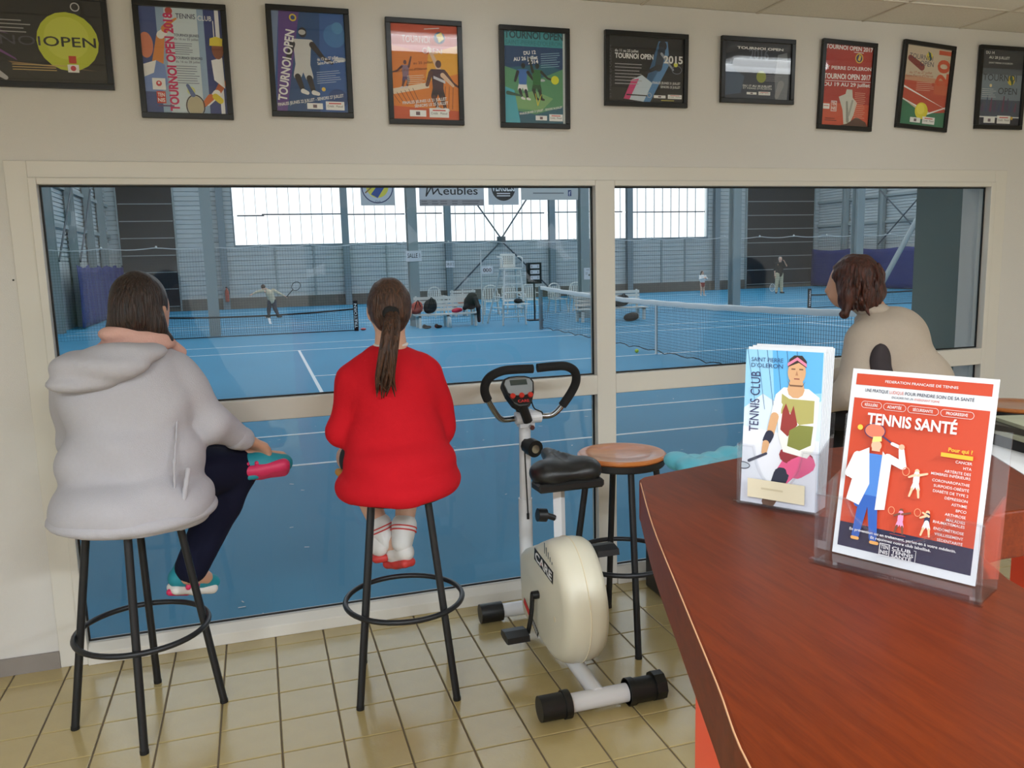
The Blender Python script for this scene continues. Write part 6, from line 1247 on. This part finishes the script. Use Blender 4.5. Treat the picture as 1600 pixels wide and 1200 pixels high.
def d5(P):   # teal / green two players
    P.rect(0, 0, 1, 1, (28, 96, 120)); P.rect(0, 0.84, 1, 1, (60, 150, 160)); P.poly([(0, 0.60), (0.7, 0.66), (1, 0.58), (1, 0.84), (0, 0.84)], (22, 66, 112)); P.poly([(0, 0.16), (0.5, 0.10), (1, 0.2), (1, 0.62), (0.6, 0.5), (0, 0.62)], (86, 150, 110)); P.poly([(0.1, 0.3), (0.5, 0.36), (0.8, 0.28), (0.6, 0.14), (0.2, 0.16)], (130, 176, 120)); P.poly([(0, 0), (0.25, 0), (0.16, 0.36), (0, 0.4)], (70, 170, 190)); P.rect(0.965, 0.0, 1.0, 1.0, (206, 214, 214))
    P.text('TOURNOI OPEN', 0.49, 0.925, 0.075, (24, 72, 84), align='c', fit=0.96, bold=0.03); P.text("SAINT-PIERRE-D'OLERON", 0.49, 0.855, 0.05, (44, 120, 132), align='c', fit=0.92, bold=0.01); P.text('DU 12', 0.52, 0.765, 0.038, W0, rot=0.12, align='r', fit=0.20, bold=0.03); P.text('AU 26 juillet', 0.55, 0.71, 0.038, W0, rot=0.12, align='r', fit=0.40, bold=0.03); P.text('2014', 0.56, 0.665, 0.038, W0, rot=0.12, align='r', fit=0.17, bold=0.03); P.lines(0.60, 0.76, 0.32, 7, 0.024, (150, 190, 210), 0.006, rot=0.1)
    player(P, 0.30, 0.44, 0.75, (30, 34, 40), (60, 110, 180), W0, (230, 230, 230)); player(P, 0.53, 0.44, 0.75, (30, 40, 36), (40, 110, 60), (30, 80, 50), (40, 40, 40), 1, True); P.disc(0.83, 0.485, 0.065, (226, 226, 60)); P.limb((0.05, 0.33), (0.28, 0.30), 0.03, 0.01, (50, 90, 80)); P.limb((0.54, 0.20), (0.60, 0.32), 0.008, 0.004, (220, 210, 80)); P.limb((0.54, 0.20), (0.50, 0.33), 0.008, 0.004, (220, 210, 80))
    P.text('FINALES JEUNES 21 JUILLET - SENIORS 26 JUILLET', 0.24, 0.09, 0.022, W0, rot=0.17, fit=0.72, bold=0.02); logos(P, 0.50, 0.035, 0.95)
def d6(P):   # black landscape 2015
    P.rect(0, 0, 1, 1, (22, 24, 32)); P.poly([(0.66, 0.95), (0.78, 0.95), (0.80, 0.75), (0.62, 0.6), (0.66, 0.5), (0.48, 0.18), (0.40, 0.0), (0.55, 0.0), (0.72, 0.40), (0.82, 0.62)], (90, 140, 190)); P.poly([(0.18, 0.0), (0.46, 0.0), (0.58, 0.30), (0.44, 0.42), (0.30, 0.34)], (200, 214, 226)); P.poly([(0.18, 0.0), (0.26, 0.0), (0.40, 0.36), (0.30, 0.34)], (206, 60, 120)); P.limb((0.24, 0.11), (0.52, 0.10), 0.008, 0.006, (20, 20, 26)); P.limb((0.20, 0.02), (0.45, 0.0), 0.02, 0.006, (20, 20, 26))
    P.disc(0.715, 0.88, 0.055, (40, 44, 56), ry=0.06); P.limb((0.70, 0.80), (0.66, 0.55), 0.05, 0.05, (46, 60, 80)); P.limb((0.70, 0.76), (0.86, 0.52), 0.016, 0.012, (150, 160, 176)); P.limb((0.66, 0.56), (0.50, 0.46), 0.03, 0.015, (40, 44, 56)); P.ring(0.91, 0.52, 0.07, 0.008, (120, 126, 140), 0.05)
    P.text('du 11 au 25 juillet', 0.08, 0.76, 0.040, W0, fit=0.31, bold=0.01); P.text('TOURNOI OPEN', 0.08, 0.665, 0.075, W0, fit=0.51, bold=0.03); P.text('2015', 0.73, 0.62, 0.11, W0, fit=0.26, bold=0.03); P.disc(0.895, 0.60, 0.028, (226, 226, 90)); P.lines(0.08, 0.57, 0.36, 7, 0.05, (170, 170, 176), 0.012); P.text('FINALES JEUNES 21 JUILLET', 0.96, 0.29, 0.036, W0, align='r', fit=0.38, bold=0.01); P.text('SENIORS 25 JUILLET', 0.96, 0.23, 0.036, W0, align='r', fit=0.27, bold=0.01); P.text("ST PIERRE D'OLERON", 0.035, 0.05, 0.05, (90, 90, 100), rot=PI/2, fit=0.6); logos(P, 0.60, 0.07, 0.8); P.ring(0.54, 0.11, 0.03, 0.006, (200, 200, 206)); P.lines(0.70, 0.03, 0.22, 1, 0.02, (200, 190, 90), 0.012)
def d7(P):   # slate 2016
    P.rect(0, 0, 1, 1, (52, 62, 80)); P.rect(0, 0.66, 1, 1, (34, 40, 54)); P.poly([(0, 0.05), (0.25, 0.1), (0.3, 0.4), (0.1, 0.55), (0, 0.5)], (72, 92, 120)); P.poly([(0.78, 0.0), (0.96, 0.0), (0.98, 0.5), (0.94, 0.85), (0.8, 0.8), (0.76, 0.4)], (120, 126, 134)); P.limb((0.80, 0.06), (0.86, 0.28), 0.03, 0.05, (150, 150, 156)); P.text('2016', 0.36, 0.70, 0.19, (96, 104, 120), fit=0.30, bold=0.02); P.text('TOURNOI OPEN', 0.18, 0.875, 0.042, W0, fit=0.70, bold=0.03); P.disc(0.555, 0.40, 0.075, (150, 160, 70)); P.text('DU 17 AU 30 JUILLET', 0.28, 0.215, 0.035, W0, fit=0.44, bold=0.02); P.text("ST PIERRE D'OLERON", 0.28, 0.175, 0.028, W0, fit=0.44); logos(P, 0.34, 0.08, 0.75); P.lines(0.62, 0.42, 0.25, 4, 0.03, (150, 150, 160), 0.008)
def d8(P):   # red 2017
    P.rect(0, 0, 1, 1, (176, 52, 44)); P.rect(0, 0, 1, 0.28, (206, 84, 56)); P.text('TOURNOI OPEN 2017', 0.5, 0.945, 0.05, W0, align='c', fit=1.0, bold=0.03); P.text("ST PIERRE D'OLERON", 0.5, 0.70, 0.042, W0, align='c', fit=0.99, rot=0.03, bold=0.02); P.text('TOURNOI OPEN 2017', 0.5, 0.585, 0.062, W0, align='c', fit=0.99, rot=0.03, bold=0.03); P.poly([(0, 0.545), (1, 0.565), (1, 0.572), (0, 0.552)], W0); P.text('DU 19 AU 29 juillet', 0.5, 0.495, 0.045, W0, align='c', fit=0.98, rot=0.03, bold=0.02); P.disc(0.72, 0.855, 0.085, (226, 190, 80)); P.disc(0.72, 0.855, 0.065, (60, 60, 110)); P.poly([(0.69, 0.83), (0.72, 0.90), (0.76, 0.88), (0.74, 0.82)], (226, 200, 90)); P.lines(0.60, 0.92, 0.24, 1, 0.02, W0, 0.008)
    P.poly([(0.34, 0.36), (0.48, 0.40), (0.50, 0.46), (0.62, 0.46), (0.64, 0.36), (0.74, 0.30), (0.68, 0.14), (0.60, 0.02), (0.48, 0.02), (0.44, 0.20)], (206, 206, 196)); P.limb((0.52, 0.30), (0.56, 0.06), 0.02, 0.03, (150, 150, 140)); P.limb((0.64, 0.32), (0.58, 0.14), 0.02, 0.02, (166, 166, 156)); P.poly([(0.38, 0.0), (0.55, 0.03), (0.75, 0.12), (0.95, 0.06), (1, 0.0)], (90, 60, 50)); tennis_logo(P, 0.19, 0.175, 0.12, 0.13, W0); P.rect(0.02, 0.20, 0.16, 0.265, W0); P.rect(0.04, 0.235, 0.14, 0.243, (206, 60, 60)); P.lines(0.68, 0.42, 0.24, 14, 0.024, (226, 170, 150), 0.006); P.lines(0.08, 0.08, 0.25, 2, 0.025, (70, 30, 30), 0.008)
def d9(P):   # clay and green court with ball
    P.rect(0, 0, 1, 1, (206, 190, 166)); P.poly([(0, 0.34), (0, 0.58), (1, 0.55), (1, 0.10)], (190, 76, 56)); P.poly([(0, 0), (1, 0), (1, 0.20), (0.5, 0.16), (0, 0.33)], (52, 120, 90)); P.poly([(0, 0.475), (0.95, 0.26), (1, 0.235), (1, 0.25), (0, 0.50)], W0); P.poly([(0, 0.335), (0.5, 0.22), (0.5, 0.205), (0, 0.32)], W0); P.poly([(0.5, 0.14), (1, 0.27), (1, 0.255), (0.54, 0.13)], W0); P.rect(0.0, 0.56, 1, 0.62, (200, 150, 120)); P.rect(0.70, 0.42, 1.0, 0.60, (200, 96, 66))
    P.text('201', 0.99, 0.98, 0.19, (206, 84, 50), rot=-PI/2+PI, align='r', fit=0.45*P.h/P.w, bold=0.03); P.text('TOURNOI', 0.08, 0.84, 0.062, (50, 56, 90), fit=0.52, rot=-0.02); P.text('OPEN', 0.33, 0.76, 0.062, (50, 56, 90), fit=0.30); P.disc(0.52, 0.89, 0.07, (226, 206, 70)); P.poly([(0.48, 0.95), (0.54, 0.93), (0.58, 0.85), (0.54, 0.83)], (40, 90, 90)); P.limb((0.10, 0.84), (0.38, 0.74), 0.05, 0.06, (130, 50, 44)); P.text('du 17 au 27 juillet', 0.12, 0.645, 0.030, (170, 70, 50), rot=0.07, fit=0.50); P.text("Saint-Pierre-d'Oléron", 0.05, 0.60, 0.030, (170, 70, 50), rot=0.07, fit=0.60); P.lines(0.30, 0.54, 0.40, 5, 0.024, (226, 190, 170), 0.006, rot=0.05); P.disc(0.47, 0.19, 0.145, (226, 214, 60)); P.disc(0.45, 0.21, 0.09, (238, 226, 90)); logos(P, 0.24, 0.035, 1.15)
def d10(P):  # pale slate 14-28
    P.rect(0, 0, 1, 1, (120, 136, 150)); P.rect(0, 0.76, 1, 1, (40, 46, 58)); P.rect(0, 0.68, 1, 0.76, (84, 94, 108)); P.rect(0, 0.12, 1, 0.34, (70, 80, 100)); P.rect(0, 0, 1, 0.10, (36, 40, 60)); P.rect(0, 0.105, 1, 0.118, W0)
    for i in range(9): P.limb((0.08+i*0.10, 0.20), (0.10+i*0.10, 0.30+0.03*((i*7) % 4)), 0.03, 0.012, ((80, 66, 100), (60, 76, 110), (110, 60, 90))[i % 3])
    P.text('DU 14', 0.08, 0.945, 0.036, W0, fit=0.20, bold=0.01); P.text('AU 28 JUILLET', 0.16, 0.885, 0.034, W0, fit=0.50, bold=0.01); P.text("SAINT PIERRE D'OLERON", 0.16, 0.82, 0.022, W0, fit=0.58); P.text('TOURNOI', 0.05, 0.595, 0.085, (34, 38, 54), fit=0.82); P.text('OPEN', 0.44, 0.42, 0.085, (34, 38, 54), fit=0.46); P.disc(0.74, 0.61, 0.09, (214, 190, 60)); P.poly([(0.70, 0.68), (0.76, 0.66), (0.80, 0.58), (0.76, 0.53), (0.73, 0.6)], (40, 90, 70)); P.disc(0.25, 0.53, 0.03, (230, 210, 160)); P.lines(0.05, 0.48, 0.34, 5, 0.026, (200, 206, 214), 0.006); logos(P, 0.14, 0.03, 1.35); P.disc(0.82, 0.10, 0.03, (220, 180, 60))
LB = 'black framed poster with '
poster(-1.10, -0.433, 2.252, 2.585, 0, (26, 26, 30), d1, LB+'a large yellow tennis ball on a black ground')
poster(-0.347, -0.014, 2.155, 2.58, 0, (206, 220, 228), d2, LB+'two players on pale blue and pink lettering reading TOURNOI OPEN 2018')
poster(0.132, 0.454, 2.173, 2.594, 0, (44, 92, 160), d3, LB+'a player in white on blue and a purple slanted band')
poster(0.599, 0.920, 2.155, 2.574, 0, (226, 130, 46), d4, LB+'a serving player on an orange ground')
poster(1.083, 1.404, 2.151, 2.572, 0, (28, 96, 120), d5, LB+'two players on a teal and green ground, dated 2014')
poster(1.572, 1.987, 2.257, 2.579, 0, (22, 24, 32), d6, LB+'a dark figure and the year 2015 on a black ground')
poster(2.161, 2.563, 2.289, 2.586, 0, (52, 62, 80), d7, LB+'a faint 2016 on slate blue, mirroring the ceiling light')
poster(2.711, 3.031, 2.178, 2.598, 0.028, (176, 52, 44), d8, LB+'white lettering for 2017 on red')
poster(3.187, 3.512, 2.189, 2.614, 0.064, (206, 190, 166), d9, LB+'a yellow ball on red clay and green court, hung askew')
poster(3.684, 4.003, 2.203, 2.622, 0.0, (120, 136, 150), d10, LB+'dark TOURNOI OPEN lettering on pale slate')
